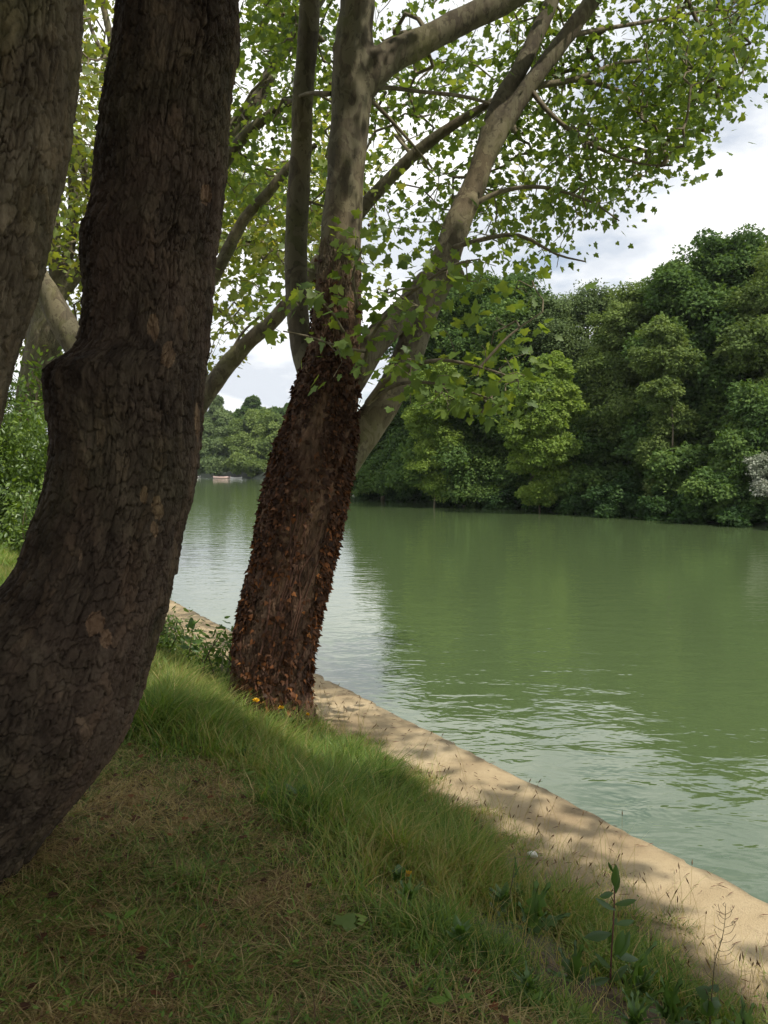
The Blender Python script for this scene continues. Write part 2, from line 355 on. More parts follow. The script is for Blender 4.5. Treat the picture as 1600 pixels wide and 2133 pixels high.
en = N(t, 'ShaderNodeMath', operation='MULTIPLY_ADD'); en.inputs[1].default_value = .22; t.links.new(noise(t, co, 6, 5, .7), en.inputs[0]); t.links.new(dn.outputs['Value'], en.inputs[2])
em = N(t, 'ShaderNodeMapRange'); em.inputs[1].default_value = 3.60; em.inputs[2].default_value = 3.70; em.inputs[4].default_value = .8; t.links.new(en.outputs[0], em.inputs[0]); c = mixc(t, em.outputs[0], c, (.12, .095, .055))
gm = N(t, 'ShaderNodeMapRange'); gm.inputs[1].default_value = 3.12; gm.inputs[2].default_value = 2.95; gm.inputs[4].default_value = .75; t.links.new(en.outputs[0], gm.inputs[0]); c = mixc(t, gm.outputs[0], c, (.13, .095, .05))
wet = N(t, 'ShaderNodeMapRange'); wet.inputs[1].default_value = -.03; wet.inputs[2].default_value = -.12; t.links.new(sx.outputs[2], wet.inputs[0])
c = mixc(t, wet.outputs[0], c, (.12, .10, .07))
p = N(t, 'ShaderNodeBsdfPrincipled'); p.inputs['Roughness'].default_value = .93; t.links.new(c, p.inputs['Base Color'])
hh = N(t, 'ShaderNodeMath', operation='ADD'); t.links.new(nf, hh.inputs[0]); t.links.new(ng, hh.inputs[1])
b = N(t, 'ShaderNodeBump'); b.inputs['Strength'].default_value = .8; b.inputs['Distance'].default_value = .010; t.links.new(hh.outputs[0], b.inputs['Height']); t.links.new(b.outputs[0], p.inputs['Normal'])
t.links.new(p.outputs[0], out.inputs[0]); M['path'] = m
PS = np.unique(np.concatenate([np.linspace(-60, -4, 60), np.arange(-4, 16, .035), np.linspace(16, 160, 200)]))
edge = 3.575 + (fbm(PS * 2.2, 0, 0, 21, 4) - .5) * .045 + (vnoise(PS * 14, 0, 0, 22) - .5) * .018 - .04 * np.clip((fbm(PS * 5, 3, 0, 29, 3) - .58) * 8, 0, 1)
prof_n = [2.2, 2.45, 2.7, 2.85, 3.0, 3.15, 3.3, 3.4, 3.48]
rows = []
for q in prof_n: rows.append((np.full_like(PS, q), (fbm(PS * 3, q * 3, 0, 31) - .5) * .016 + .006))
rows.append((edge - .035, np.full_like(PS, .0) + (vnoise(PS * 5, 1, 0, 33) - .5) * .008)); rows.append((edge - .008, -.012 + (vnoise(PS * 7, 2, 0, 34) - .5) * .010))
rows.append((edge, np.full_like(PS, -.045))); rows.append((edge + .01 + (vnoise(PS * 7, 5, 0, 35) - .5) * .02, np.full_like(PS, -.3))); rows.append((np.full_like(PS, 3.58), np.full_like(PS, -2.4)))
Vp = []
for nn, zz in rows:
    x, y = xy(PS, nn); Vp.append(np.stack([x, y, zz], -1))
Vp = np.stack(Vp, 1); a, b_ = Vp.shape[:2]; i = np.arange(a - 1)[:, None] * b_; j = np.arange(b_ - 1)[None]
obj('path', mesh_from('path', Vp.reshape(-1, 3), [np.stack([i + j, i + j + 1, i + b_ + j + 1, i + b_ + j], -1).reshape(-1, 4)]), M['path'], kind='structure')

# water
m, t, out = new_mat('river_water')
cA = objco(t, (.75, 1.25, 1), .5)
r_a = noise(t, cA, 2.0, 3, .55, .4); r_b = noise(t, cA, 8.5, 2, .5, .3); r_c = noise(t, objco(t), .35, 3, .5)
mm = N(t, 'ShaderNodeMath', operation='MULTIPLY'); gust = ramp(t, r_c, [(.35, (.35,) * 3), (.65, (1, 1, 1))]); t.links.new(r_b, mm.inputs[0]); t.links.new(gust, mm.inputs[1])
ma = N(t, 'ShaderNodeMath', operation='MULTIPLY_ADD'); ma.inputs[1].default_value = .15; t.links.new(mm.outputs[0], ma.inputs[0]); t.links.new(r_a, ma.inputs[2])
b = N(t, 'ShaderNodeBump'); b.inputs['Strength'].default_value = 1.0; b.inputs['Distance'].default_value = .0125; t.links.new(ma.outputs[0], b.inputs['Height'])
p = N(t, 'ShaderNodeBsdfPrincipled'); p.inputs['Base Color'].default_value = (.076, .112, .046, 1); p.inputs['Roughness'].default_value = .03; p.inputs['IOR'].default_value = 1.95
t.links.new(b.outputs[0], p.inputs['Normal']); t.links.new(p.outputs[0], out.inputs[0]); M['water'] = m
wx = []
for s_, n_ in ((-900, 3.3), (900, 3.3), (900, 1200), (-900, 1200)):
    x, y = xy(s_, n_); wx.append((x, y, WZ))
obj('water', mesh_from('water', np.array(wx), [np.array([[0, 3, 2, 1]])], smooth=False), M['water'], kind='structure')

# ------------------------------------------------------------------ bark plates (real relief)
def plates(u, v, per, seed, warp=.9):
    """u,v in cell units, u periodic with 'per' cells. returns edge distance and random per cell"""
    uu = u + (fbm(u / per * 2 * math.pi * 0 + np.cos(u / per * 2 * math.pi) * per / 3, v * .9, np.sin(u / per * 2 * math.pi) * per / 3, seed + 1, 3) - .5) * warp * 2
    vv = v + (fbm(np.cos(u / per * 2 * math.pi) * per / 3, v * .9, np.sin(u / per * 2 * math.pi) * per / 3, seed + 7, 3) - .5) * warp * 2
    iu, iv = np.floor(uu), np.floor(vv); f1 = np.full(u.shape, 9.0); f2 = np.full(u.shape, 9.0); rid = np.zeros(u.shape); ox = np.zeros(u.shape); oy = np.zeros(u.shape)
    for a in (-1, 0, 1):
        for b in (-1, 0, 1):
            cu, cv = iu + a, iv + b; k = np.mod(cu, per); off = np.where(np.mod(cv, 2) == 0, 0, .5)
            qx = cu + .5 + (_h(k, cv, k * 0, seed) - .5) * .75; qy = cv + .5 + (_h(k, cv, k * 0 + 1, seed) - .5) * .8
            d = (np.abs(uu - qx) ** 3 + np.abs(vv - qy) ** 3) ** (1 / 3); r = _h(k, cv, k * 0 + 2, seed)
            nf_ = d < f1; f2 = np.where(nf_, f1, np.minimum(f2, d)); rid = np.where(nf_, r, rid); ox = np.where(nf_, uu - qx, ox); oy = np.where(nf_, vv - qy, oy); f1 = np.where(nf_, d, f1)
    return f2 - f1, rid, ox, oy
def rough_trunk(name, rings, Y, cellw, cellh, depth, nu, dv, mat, parent, seed, ybulge=1.0, spiral=0, scars=(), flare=0.0):
    """rings: (py, left px, right px) slices of the trunk; round in plan"""
    R = []
    for py, l, r in rings:
        a = at(l, py, Y); b = at(r, py, Y); R.append([*((a + b) / 2), np.linalg.norm(b - a) / 2])
    S_ = spline(np.array(R), dv); C = S_[:, :3]; rad = S_[:, 3]; n = len(C)
    L = np.concatenate([[0], np.cumsum(np.linalg.norm(np.diff(C, axis=0), axis=1))])
    th = np.arange(nu) / nu * 2 * math.pi; TH, LL = np.meshgrid(th, L); RR = rad[:, None] + 0 * TH
    per = max(6, int(round(2 * math.pi * np.median(rad) / cellw)))
    x = np.cos(TH); y = np.sin(TH)
    fl = np.exp(-np.clip(C[:, 2:3] - C[:, 2].min() - .25, 0, 9) / .16); RR = RR * (1 + flare * fl * (.35 + .5 * np.cos(TH * 5 + seed) + .4 * (fbm(x * 2, y * 2, 0, seed + 15, 2) - .5)))
    big = (fbm(x * 1.3 + 5, y * 1.3, LL * 1.1, seed, 3) - .5) * .16 * RR
    e, rid, ox, oy = plates(TH / (2 * math.pi) * per + LL * spiral, LL / cellh, per, seed)
    e2, rid2, _, _ = plates(TH / (2 * math.pi) * per * 2, LL / cellh * 2.2, per * 2, seed + 40)
    sm = np.clip(e / .17, 0, 1); sm = sm ** .75
    irr = fbm(x * 4, y * 4, LL * 3.5, seed + 9, 4)
    amp = depth * (.35 + 1.3 * irr)
    e = e * (.55 + .9 * fbm(x * 7, y * 7, LL * 6, seed + 61, 3)) + (fbm(x * 30, y * 30, LL * 26, seed + 62, 3) - .5) * .16
    sm2 = np.clip(e2 / .22, 0, 1); fur = np.abs(fbm(x * 5.5, y * 5.5, LL * 1.3, seed + 63, 3) - .5); fur = np.clip(fur / .035, 0, 1)
    disp = big + amp * (sm - 1) * (.35 + .9 * vnoise(x * 9, y * 9, LL * 9, seed + 2)) + amp * (rid - .5) * .35 + amp * (ox * .3 + oy * .45) + amp * .3 * (sm2 - 1) + amp * .8 * (fur - 1) + (fbm(x * 22 * RR / .3, y * 22 * RR / .3, LL * 60, seed + 3, 3) - .5) * depth * .6
    Rr = RR + disp
    V = np.stack([C[:, 0:1] + Rr * x, C[:, 1:2] + Rr * y * ybulge, C[:, 2:3] + 0 * Rr], -1)
    # tilt slices a little outwards where the trunk widens is left to the spline
    i = np.arange(n - 1)[:, None] * nu; j = np.arange(nu)[None]; j2 = (j + 1) % nu
    Fq = np.stack([i + j, i + nu + j, i + nu + j2, i + j2], -1).reshape(-1, 4)
    val = np.clip(.5 + (rid - .5) * .5 + (fbm(x * 3, y * 3, LL * 2, seed + 77, 3) - .5) * .9 - .25 * (1 - sm), 0, .84)
    qx_, qy_ = project(V)
    for ex, ey, ew, eh in scars:
        m__ = ((qx_ - ex) / ew) ** 2 + ((qy_ - ey) / eh) ** 2 + (fbm(x * 14, y * 14, LL * 12, seed + 5, 3) - .5) * 2.2; front = V[..., 1] < C[:, 1:2]
        val = np.where((m__ < 1) & front, .93 + .07 * vnoise(x * 40, y * 40, LL * 12, 3), val)
    me = mesh_from(name, V.reshape(-1, 3), [Fq], {'v': val.ravel()})
    return obj(name, me, mat, parent), C, rad

# ------------------------------------------------------------------ smooth limbed trunks, blended with a voxel remesh
def px_path(pts, Y0=None):
    """(px, py, rpx, Y) -> world x,y,z,r"""
    out_ = []
    for px, py, r, Y in pts:
        q = at(px, py, Y); out_.append([*q, r / F * Y])
    return np.array(out_)
def limb_mesh(name, paths, voxel, mat, parent, rough=.006, seed=1, smooth_it=4):
    B = Buf(); sk = []
    for P in paths:
        S_ = spline(P, max(.05, voxel * 3)); wob = 1 + (fbm(S_[:, 2] * 2.2, S_[:, 0] * 2.2, S_[:, 1], seed) - .5) * .18
        V, Fs = tube(S_[:, :3], S_[:, 3] * wob, 20); B.add(V, Fs); sk.append(S_[:, :4])
    me = B.mesh(name); tmp = bpy.data.objects.new('tmp', me); COL.objects.link(tmp)
    md = tmp.modifiers.new('r', 'REMESH'); md.mode = 'VOXEL'; md.voxel_size = voxel
    ms_ = tmp.modifiers.new('s', 'SMOOTH'); ms_.iterations = smooth_it; ms_.factor = .6
    dg = bpy.context.evaluated_depsgraph_get(); me2 = bpy.data.meshes.new_from_object(tmp.evaluated_get(dg)); bpy.data.objects.remove(tmp)
    n = len(me2.vertices); co_ = np.empty(n * 3, np.float32); me2.vertices.foreach_get('co', co_); co_ = co_.reshape(-1, 3)
    no = np.empty(n * 3, np.float32); me2.vertices.foreach_get('normal', no); no = no.reshape(-1, 3)
    d = (fbm(co_[:, 0] * 9, co_[:, 1] * 9, co_[:, 2] * 4, seed, 4) - .5) * rough * 3 + (fbm(co_[:, 0] * 40, co_[:, 1] * 40, co_[:, 2] * 18, seed + 4, 3) - .5) * rough
    co_ = co_ + no * d[:, None]; me2.vertices.foreach_set('co', co_.ravel())
    a = me2.attributes.new('v', 'FLOAT', 'POINT'); a.data.foreach_set('value', np.clip(.5 + (fbm(co_[:, 0] * 3, co_[:, 1] * 3, co_[:, 2] * 1.5, seed + 8, 3) - .5) * 1.2, 0, .85).astype(np.float32))
    me2.polygons.foreach_set('use_smooth', np.ones(len(me2.polygons), bool)); me2.name = name; me2.update()
    return obj(name, me2, mat, parent), sk

# ------------------------------------------------------------------ twigs and leaf sprays
def grow(skel, clusters, step=.35, wander=.12, seed=0, rbase=.0022, rmax=.02, droop=.0, mincount=1):
    """join every cluster to the nearest node of the growing skeleton. skel: list of (n,>=3) paths. returns a Buf and each cluster's direction"""
    rg = np.random.default_rng(seed)
    nodes = np.vstack([k[::2, :3] for k in skel]); P = [tuple(x) for x in nodes]; par = [-1] * len(P)
    arr = np.zeros((len(P) + len(clusters) * 14, 3)); arr[:len(P)] = nodes; cnt = len(P)
    d0 = np.array([np.min(np.linalg.norm(nodes - c, axis=1)) for c in clusters]); order = np.argsort(d0)
    n0 = cnt; par = np.full(len(arr), -1); dirs = np.zeros((len(clusters), 3)); segs = []
    for ci in order:
        c = clusters[ci]; d = np.linalg.norm(arr[:cnt] - c, axis=1); k = int(np.argmin(d)); L = d[k]
        m_ = int(min(12, max(2, math.ceil(L / step)))); a = arr[k]; tt = np.arange(1, m_ + 1) / m_
        off = rg.normal(0, 1, 3); off -= (c - a) * np.dot(off, c - a) / (L * L + 1e-6)
        q = a + (c - a) * tt[:, None] + (off * wander * L)[None] * np.sin(tt * math.pi)[:, None] + np.array([0, 0, L * .14])[None] * np.sin(tt * math.pi)[:, None] + rg.normal(0, .012, (m_, 3)) * (tt < 1)[:, None]
        ids = [k] + list(range(cnt, cnt + m_)); arr[cnt:cnt + m_] = q
        for u_, v_ in zip(ids[:-1], ids[1:]): par[v_] = u_
        cnt += m_; segs.append(ids); dirs[ci] = unit(c - arr[ids[-2]])
    count = np.zeros(cnt)
    for ids in segs: count[ids[-1]] += 1
    for i in range(cnt - 1, n0 - 1, -1):
        if par[i] >= 0: count[par[i]] += count[i]
    B = Buf()
    for ids in segs:
        C = arr[ids]; r = np.minimum(rbase * np.maximum(count[ids], 1) ** .55, rmax)
        if ids[0] < n0: r[0] = min(r[1] * 1.3, rmax)
        else: r[0] = min(r[0], r[1] * 1.5)
        V, Fs = tube(C, r, 4 if r.max() < .008 else 6, cap=False); B.add(V, Fs)
    return B, dirs
def sprays(clusters, dirs, nl, size, spread, seed=0, flat=.45, tilt=.8, base=None, vr=(0, .95), jit=.3):
    rg = np.random.default_rng(seed); base = base or PLANE
    k = np.repeat(np.arange(len(clusters)), nl); n = len(k)
    off = rg.normal(0, 1, (n, 3)) * spread; off[:, 2] *= flat; off -= dirs[k] * (rg.random((n, 1)) * spread * 1.2)
    P = clusters[k] + off
    D = unit(off * np.array([1, 1, .3]) + dirs[k] * .3 + rg.normal(0, .35, (n, 3)) * spread + np.array([0, 0, -.45 * spread]))
    Nn = unit(np.array([0, 0, 1.0]) + rg.normal(0, tilt, (n, 3)))
    S_ = size * (1 + rg.normal(0, jit, n)).clip(.45, 1.6)
    cl = rg.random(len(clusters)); val = np.clip(vr[0] + (vr[1] - vr[0]) * (.55 * rg.random(n) + .45 * cl[k]), 0, 1)
    return scatter(base, P, D, Nn, S_, val)
def sample_poly(poly, n, yr, seed, holes=.0, hs=90., skew=1.0):
    rg = np.random.default_rng(seed); poly = np.array(poly, float); lo, hi = poly.min(0), poly.max(0); out_ = []
    while len(out_) < n:
        p = lo + (hi - lo) * rg.random((n * 4, 2)); ok = in_poly(p[:, 0], p[:, 1], poly)
        if holes > 0: ok &= fbm(p[:, 0] / hs, p[:, 1] / hs, 0, seed, 3) > holes
        p = p[ok]
        for q in p: out_.append((*q, yr[0] + (yr[1] - yr[0]) * rg.random() ** skew))
    out_ = np.array(out_[:n]); return at(out_[:, 0], out_[:, 1], out_[:, 2])
def ground_hit(P, z=0.0):
    t_ = (P[:, 2] - z) / SD[2]; return P[:, :2] - SD[None, :2] * t_[:, None]
SUNPATCH = [[(.62, 4.55), (1.2, 4.9), (2.4, 5.2), (6.0, 3.0), (5.0, -.5), (2.2, .6), (1.45, 1.9), (1.12, 3.0)],
            [(-3.0, 14), (-.6, 9.4), (-1.9, 8.4), (-3.0, 9.0), (-4.9, 12.0), (-7, 18), (-4.2, 18)]]
def shade_ok(P, keep=0.0):  # thins unseen overhead clusters so chosen ground patches stay sunlit
    g = ground_hit(P, .05); bad = np.zeros(len(P), bool)
    for q in SUNPATCH: bad |= in_poly(g[:, 0], g[:, 1], q)
    dap = fbm(g[:, 0] * 1.6, g[:, 1] * 1.6, 0, 17, 3)
    nn_ = n_of(g[:, 0], g[:, 1]); bad |= (g[:, 1] > 4.4) & (g[:, 1] < 9) & (nn_ > .4) & (nn_ < 3.7) & (dap > np.where(nn_ > 2.6, .52, .45))
    bad |= (nn_ > 3.9)
    return ~bad

# ================================================================== near trees
# tree at far left, cropped by the frame
T1 = thing('plane_tree', 'massive greyish cracked-bark trunk cropped by the left edge of the photo', 'tree', (-2.35, 2.9, .4))
rings1 = [(-700, -40, 190), (-400, -70, 182), (-100, -95, 170), (0, -100, 165), (100, -110, 160), (200, -118, 150), (300, -130, 136), (380, -142, 122), (440, -152, 106), (520, -170, 90), (600, -195, 70), (680, -222, 45), (760, -250, 20), (870, -295, -8), (1000, -350, -48), (1150, -420, -110), (1400, -560, -210), (1700, -720, -320), (2000, -860, -370)]
rough_trunk('trunk', rings1, 2.9, .056, .078, .015, 420, .0048, M['bark_grey'], T1, 101)
# second trunk, the big dark one
T2 = thing('plane_tree', 'huge dark leaning trunk with plated bark and a knobbly left shoulder', 'tree', (-1.8, 3.4, .38))
rings2 = [(-700, 268, 470), (-400, 262, 478), (-100, 250, 492), (0, 248, 497), (50, 244, 500), (100, 240, 500), (150, 232, 490), (200, 224, 482), (300, 212, 475), (400, 203, 468), (450, 192, 462), (490, 178, 457), (540, 175, 450), (620, 180, 444), (700, 172, 437), (735, 155, 434), (755, 128, 431), (772, 106, 430), (795, 98, 428), (850, 104, 424), (930, 112, 415), (1020, 98, 402), (1100, 72, 380), (1180, 42, 362), (1250, -8, 345), (1320, -60, 328), (1400, -110, 308), (1480, -150, 286), (1560, -190, 250), (1640, -225, 190), (1710, -260, 132), (1770, -290, 82), (1850, -325, 35), (1930, -350, 5), (2000, -370, -15)]
_, C2, R2 = rough_trunk('trunk', rings2, 3.4, .044, .064, .014, 640, .0044, M['bark_rough'], T2, 202, scars=[(350, 737, 15, 26), (300, 1030, 10, 19), (328, 1055, 12, 30), (322, 1102, 8, 18), (430, 408, 13, 24), (198, 1300, 20, 26), (320, 682, 13, 30), (412, 875, 7, 40), (220, 1330, 14, 20)])
# bare wood patches on the dark trunk
def scar(px, py, w_, h_, rot, val):
    # a thin raised flake of exposed wood, following the trunk
    z0 = at(px, py, 3.4)[2]; k = int(np.argmin(abs(C2[:, 2] - z0))); B = Buf()
    cx = at(px, py, 3.15)
    return cx
# crowns for both (mostly unseen above the frame, placed and thinned to shade the bank)
def out_of_frame(P, margin=.35):
    px, py = project(P); y = P[:, 1]; mpx = margin / np.maximum(y, .3) * F
    return ~((y > .2) & (px > -mpx) & (px < 1600 + mpx) & (py > -mpx) & (py < 2133))
def overhead(cen, rad, n, seed):
    rg = np.random.default_rng(seed); v = unit(rg.normal(0, 1, (n * 3, 3))); r = rg.random((n * 3, 1)) ** .38
    P = np.array(cen) + v * r * np.array(rad); P = P[P[:, 2] > 4.2]; P = P[out_of_frame(P, .55) & shade_ok(P)]
    return P[:n]
def crown_for(T, spec, seed, skel, mat='plane_leaf', nl=26, size=.15, spread=.30):
    P = np.vstack([overhead(c, r, n, seed + i) for i, (c, r, n) in enumerate(spec)])
    B, d = grow(skel, P, .5, .12, seed, .003, .06); obj('branches', B.mesh('branches'), M['bark_plane'], T)
    V, Fs, val = sprays(P, d, nl, size, spread, seed)
    obj('crown', mesh_from('crown', V, Fs, {'v': val}, False), M[mat], T)
up1 = px_path([(60, -700, 60, 2.9), (80, -1200, 55, 2.9), (60, -2200, 40, 2.7), (20, -3000, 25, 2.5)])
up2 = px_path([(368, -700, 60, 3.4), (380, -1100, 55, 3.4), (420, -1900, 40, 3.3), (500, -2600, 30, 3.1)])
crown_for(T1, [((-3.0, -1.5, 7.6), (4.8, 4.2, 2.6), 420), ((-4.5, 4, 8), (3.5, 4, 2.5), 160)], 31, [up1])
crown_for(T2, [((-1.0, 2.4, 7.4), (3.4, 3.4, 2.6), 240), ((2.9, -.2, 7.2), (4.6, 3.4, 2.6), 620), ((3.2, -1.4, 10.0), (4.2, 4.0, 1.6), 260)], 41, [up2])

# ------------------------------------------------------------------ ivy-clad plane tree on the path edge
T3 = thing('plane_tree', 'leaning plane tree with dead brown ivy on its trunk, standing at the path edge', 'tree', at(566, 1490, 6.8))
Y3 = 6.8
low3 = [(1600, 462, 680), (1540, 470, 670), (1490, 475, 656), (1440, 480, 648), (1400, 484, 646), (1330, 492, 655), (1270, 503, 668), (1230, 512, 678), (1180, 524, 690), (1130, 534, 700), (1060, 545, 716), (1000, 558, 727), (940, 574, 738), (900, 588, 742), (870, 600, 744), (830, 612, 748), (800, 620, 750), (770, 632, 750), (730, 643, 749), (690, 650, 750), (640, 655, 751), (580, 660, 752), (530, 665, 752), (490, 672, 748), (470, 690, 735)]
_, C3, R3 = rough_trunk('trunk', low3, Y3, .045, .09, .012, 420, .0075, M['bark_brown'], T3, 303, spiral=.4, flare=.22)
up3 = px_path([(702, 800, 38, 6.8), (703, 690, 39, 6.8), (706, 600, 40, 6.8), (709, 540, 41, 6.8), (711, 480, 42, 6.8), (718, 400, 39, 6.8), (725, 300, 39, 6.8), (733, 200, 42, 6.8), (738, 130, 44, 6.8), (738, 70, 38, 6.8), (745, 0, 35, 6.8), (742, -150, 34, 6.85), (735, -400, 30, 7)])
bump3 = px_path([(730, 110, 30, 6.8), (705, 100, 18, 6.75), (700, 96, 10, 6.72)])
limbA = px_path([(738, 200, 34, 6.8), (775, 150, 34, 6.8), (815, 118, 31, 6.85), (870, 92, 29, 6.9), (960, 45, 27, 7.0), (1060, -5, 25, 7.1), (1180, -80, 22, 7.3), (1350, -200, 18, 7.6)])
stemB = px_path([(690, 880, 36, 6.9), (655, 800, 30, 7.0), (628, 720, 23, 7.1), (618, 620, 22, 7.15), (617, 500, 23, 7.2), (622, 400, 23, 7.2), (628, 300, 22, 7.2), (632, 200, 22, 7.2), (640, 100, 21, 7.2), (645, 0, 20, 7.2), (652, -200, 18, 7.2)])
limbC = px_path([(690, 1000, 40, 6.85), (730, 930, 42, 6.9), (772, 880, 37, 6.95), (812, 820, 32, 7.0), (850, 740, 30, 7.1), (878, 660, 31, 7.2), (910, 585, 31, 7.3), (935, 520, 29, 7.35), (955, 460, 28, 7.4), (982, 400, 25, 7.5), (1015, 320, 21, 7.55), (1065, 235, 19, 7.65), (1120, 155, 18, 7.7), (1180, 75, 17, 7.8), (1245, -15, 16, 7.9), (1330, -140, 16, 8.1), (1400, -300, 12, 8.3)])
knob = px_path([(920, 580, 26, 7.3), (945, 572, 20, 7.25), (960, 566, 15, 7.2), (964, 563, 8, 7.2)])
knob2 = px_path([(975, 420, 24, 7.45), (990, 424, 17, 7.4), (997, 424, 8, 7.4)])
limbD = px_path([(700, 840, 34, 6.85), (745, 770, 31, 6.85), (775, 720, 30, 6.9), (815, 675, 29, 7.0), (860, 635, 32, 7.15), (900, 590, 34, 7.25)])
stemC2 = px_path([(985, 390, 20, 7.5), (1012, 300, 18, 7.6), (1038, 220, 18, 7.7), (1080, 150, 17, 7.8), (1115, 80, 16, 7.9), (1155, -10, 15, 8.0), (1200, -140, 12, 8.2)])
_, sk3 = limb_mesh('limb', [up3, bump3, limbA, stemB, limbC, knob, knob2, limbD, stemC2], .014, M['bark_plane'], T3, .006, 5)
def thin(pts, step=.12):
    P = px_path(pts); return spline(P, step)
thin3 = [thin(q) for q in [
    [(1045, 215, 9, 7.7), (1110, 182, 8, 7.8), (1200, 165, 6.5, 7.9), (1300, 130, 5, 8.0), (1400, 130, 3.5, 8.1), (1490, 165, 2, 8.2)],
    [(1200, 165, 6, 7.9), (1290, 190, 4.5, 8.0), (1340, 250, 3.5, 8.0), (1400, 290, 2, 8.1)],
    [(690, 195, 5, 6.8), (640, 195, 4, 7.0), (600, 215, 3.5, 7.4)],
    [(765, 190, 5, 6.8), (800, 182, 5, 7.0), (870, 190, 4, 7.1), (960, 200, 4, 7.3), (1020, 215, 3, 7.5)],
    [(770, 205, 5, 6.8), (800, 235, 4, 6.9), (850, 290, 3, 7.0), (900, 350, 2, 7.2)],
    [(965, 440, 6, 7.4), (1040, 400, 5, 7.4), (1130, 390, 4, 7.3), (1230, 420, 2.5, 7.2), (1290, 460, 1.5, 7.1)],
    [(930, 520, 6, 7.3), (1000, 500, 5, 7.1), (1080, 490, 4, 7.0), (1160, 530, 2.5, 6.9), (1220, 545, 1.5, 6.8)],
    [(1100, 180, 6, 7.7), (1150, 240, 5, 7.5), (1230, 300, 4, 7.4), (1330, 340, 2.5, 7.3), (1400, 345, 1.5, 7.2)],
    [(1180, 75, 7, 7.8), (1260, 60, 5, 8.0), (1380, 40, 4, 8.2), (1500, 20, 2.5, 8.4), (1560, 40, 1.5, 8.5)],
    [(1350, -150, 9, 8.1), (1400, -60, 6, 8.2), (1450, 40, 4, 8.2), (1480, 140, 2.5, 8.2), (1500, 230, 1.5, 8.2)],
    # low sprouting branches in front
    [(765, 840, 7, 6.6), (800, 795, 6, 6.35), (850, 765, 5, 6.1), (920, 750, 4, 5.9), (1000, 765, 3, 5.7), (1080, 790, 1.8, 5.6)],
    [(765, 840, 5, 6.6), (830, 800, 4, 6.3), (920, 800, 3, 6.0), (1020, 830, 1.6, 5.8)],
    [(760, 755, 5, 6.6), (775, 700, 4.5, 6.4), (820, 640, 4, 6.2), (890, 585, 3.5, 6.0), (950, 550, 2.5, 5.9), (1000, 540, 1.5, 5.8)],
    [(715, 690, 4, 6.5), (690, 650, 3, 6.3), (660, 625, 2, 6.2)],
    [(745, 640, 4, 6.5), (735, 570, 3, 6.3), (755, 520, 2, 6.2)],
    [(1000, 765, 3, 5.7), (1060, 700, 2.5, 5.7), (1130, 650, 1.5, 5.7)],
    [(770, 735, 3, 6.6), (700, 720, 2.5, 6.35), (640, 700, 2, 6.25), (590, 690, 1.5, 6.2)]]]
Bt = Buf()
for q in thin3:
    V, Fs = tube(q[:, :3], q[:, 3], 6, cap=False); Bt.add(V, Fs)
poly3 = [(650, -250), (1750, -250), (1720, -60), (1640, -20), (1560, 40), (1585, 90), (1520, 130), (1560, 185), (1530, 240), (1480, 235), (1520, 300), (1450, 310), (1400, 360), (1350, 330), (1340, 405), (1270, 415), (1240, 440), (1300, 470), (1220, 485), (1200, 520), (1230, 555), (1160, 575), (1120, 545), (1040, 570), (990, 500), (900, 545), (850, 500), (770, 540), (765, 240), (700, 180)]
cl3 = sample_poly(poly3, 470, (6.9, 10.5), 61, .40, 70.)
clx = np.vstack([sample_poly([(1050, -20), (1560, 30), (1560, 200), (1400, 340), (1200, 470), (1050, 540), (980, 420)], 200, (6.9, 9.0), 62, .44, 55.),
                 sample_poly([(620, 280), (760, 200), (780, 560), (730, 640), (640, 620)], 26, (7.3, 9), 63),
                 sample_poly([(480, -100), (780, -100), (760, 200), (620, 300), (480, 200)], 60, (7.4, 10), 64, .42)])
cl3 = np.vstack([cl3, clx])
gh = ground_hit(cl3, .05); cl3 = cl3[~(in_poly(gh[:, 0], gh[:, 1], SUNPATCH[1]) & (vnoise(gh[:, 0] * 3, gh[:, 1] * 3, 0, 7) < .30))]
# keep most sprays behind the big limbs, as the limbs show clear of leaves
limbs_ = np.vstack([spline(q, .1) for q in (up3, limbA, stemB, limbC, stemC2)]); lpx, lpy = project(limbs_[:, :3]); qx, qy = project(cl3); rg = np.random.default_rng(8)
dd_ = np.hypot(qx[:, None] - lpx[None], qy[:, None] - lpy[None]); k_ = dd_.argmin(1); near_ = (dd_.min(1) < 62) & (cl3[:, 1] < limbs_[k_, 1] + .3) & (rg.random(len(cl3)) < .92)
cl3[near_] = at(qx[near_], qy[near_], limbs_[k_[near_], 1] + .35 + 1.6 * rg.random(near_.sum()))
# the low sprouts
lowp = np.vstack([sample_poly([(760, 560), (980, 500), (1130, 600), (1110, 690), (960, 700), (800, 700)], 34, (5.6, 6.4), 65),
                  sample_poly([(770, 740), (1120, 700), (1100, 860), (960, 870), (850, 840)], 44, (5.5, 6.3), 66),
                  sample_poly([(710, 480), (760, 480), (800, 560), (740, 640), (700, 590)], 9, (6.0, 6.4), 67),
                  sample_poly([(575, 620), (740, 620), (760, 700), (700, 800), (640, 690)], 13, (6.0, 6.4), 68)])
over3 = np.vstack([overhead((1.8, 5.4, 8.0), (2.6, 2.0, 1.3), 170, 73), overhead((3.8, 5.4, 8.6), (2.2, 2.2, 1.3), 130, 74), overhead((2.0, 7.0, 9.2), (4.0, 4.0, 2.2), 200, 71), overhead((3.2, 3.4, 8.4), (2.6, 2.4, 2.0), 160, 72)])  # unseen clusters added overhead to shade the limbs and bank
sk_all = sk3 + thin3
B3, d3 = grow(sk_all, np.vstack([cl3, over3]), .22, .14, 5, .0030, .03)
B4, d4 = grow(thin3[10:], lowp, .15, .12, 6, .0022, .012)
for B_ in (B3, B4):
    for V, A_ in zip(B_.V, B_.A): pass
    Bt.add(np.concatenate(B_.V), [f for f in B_.F])
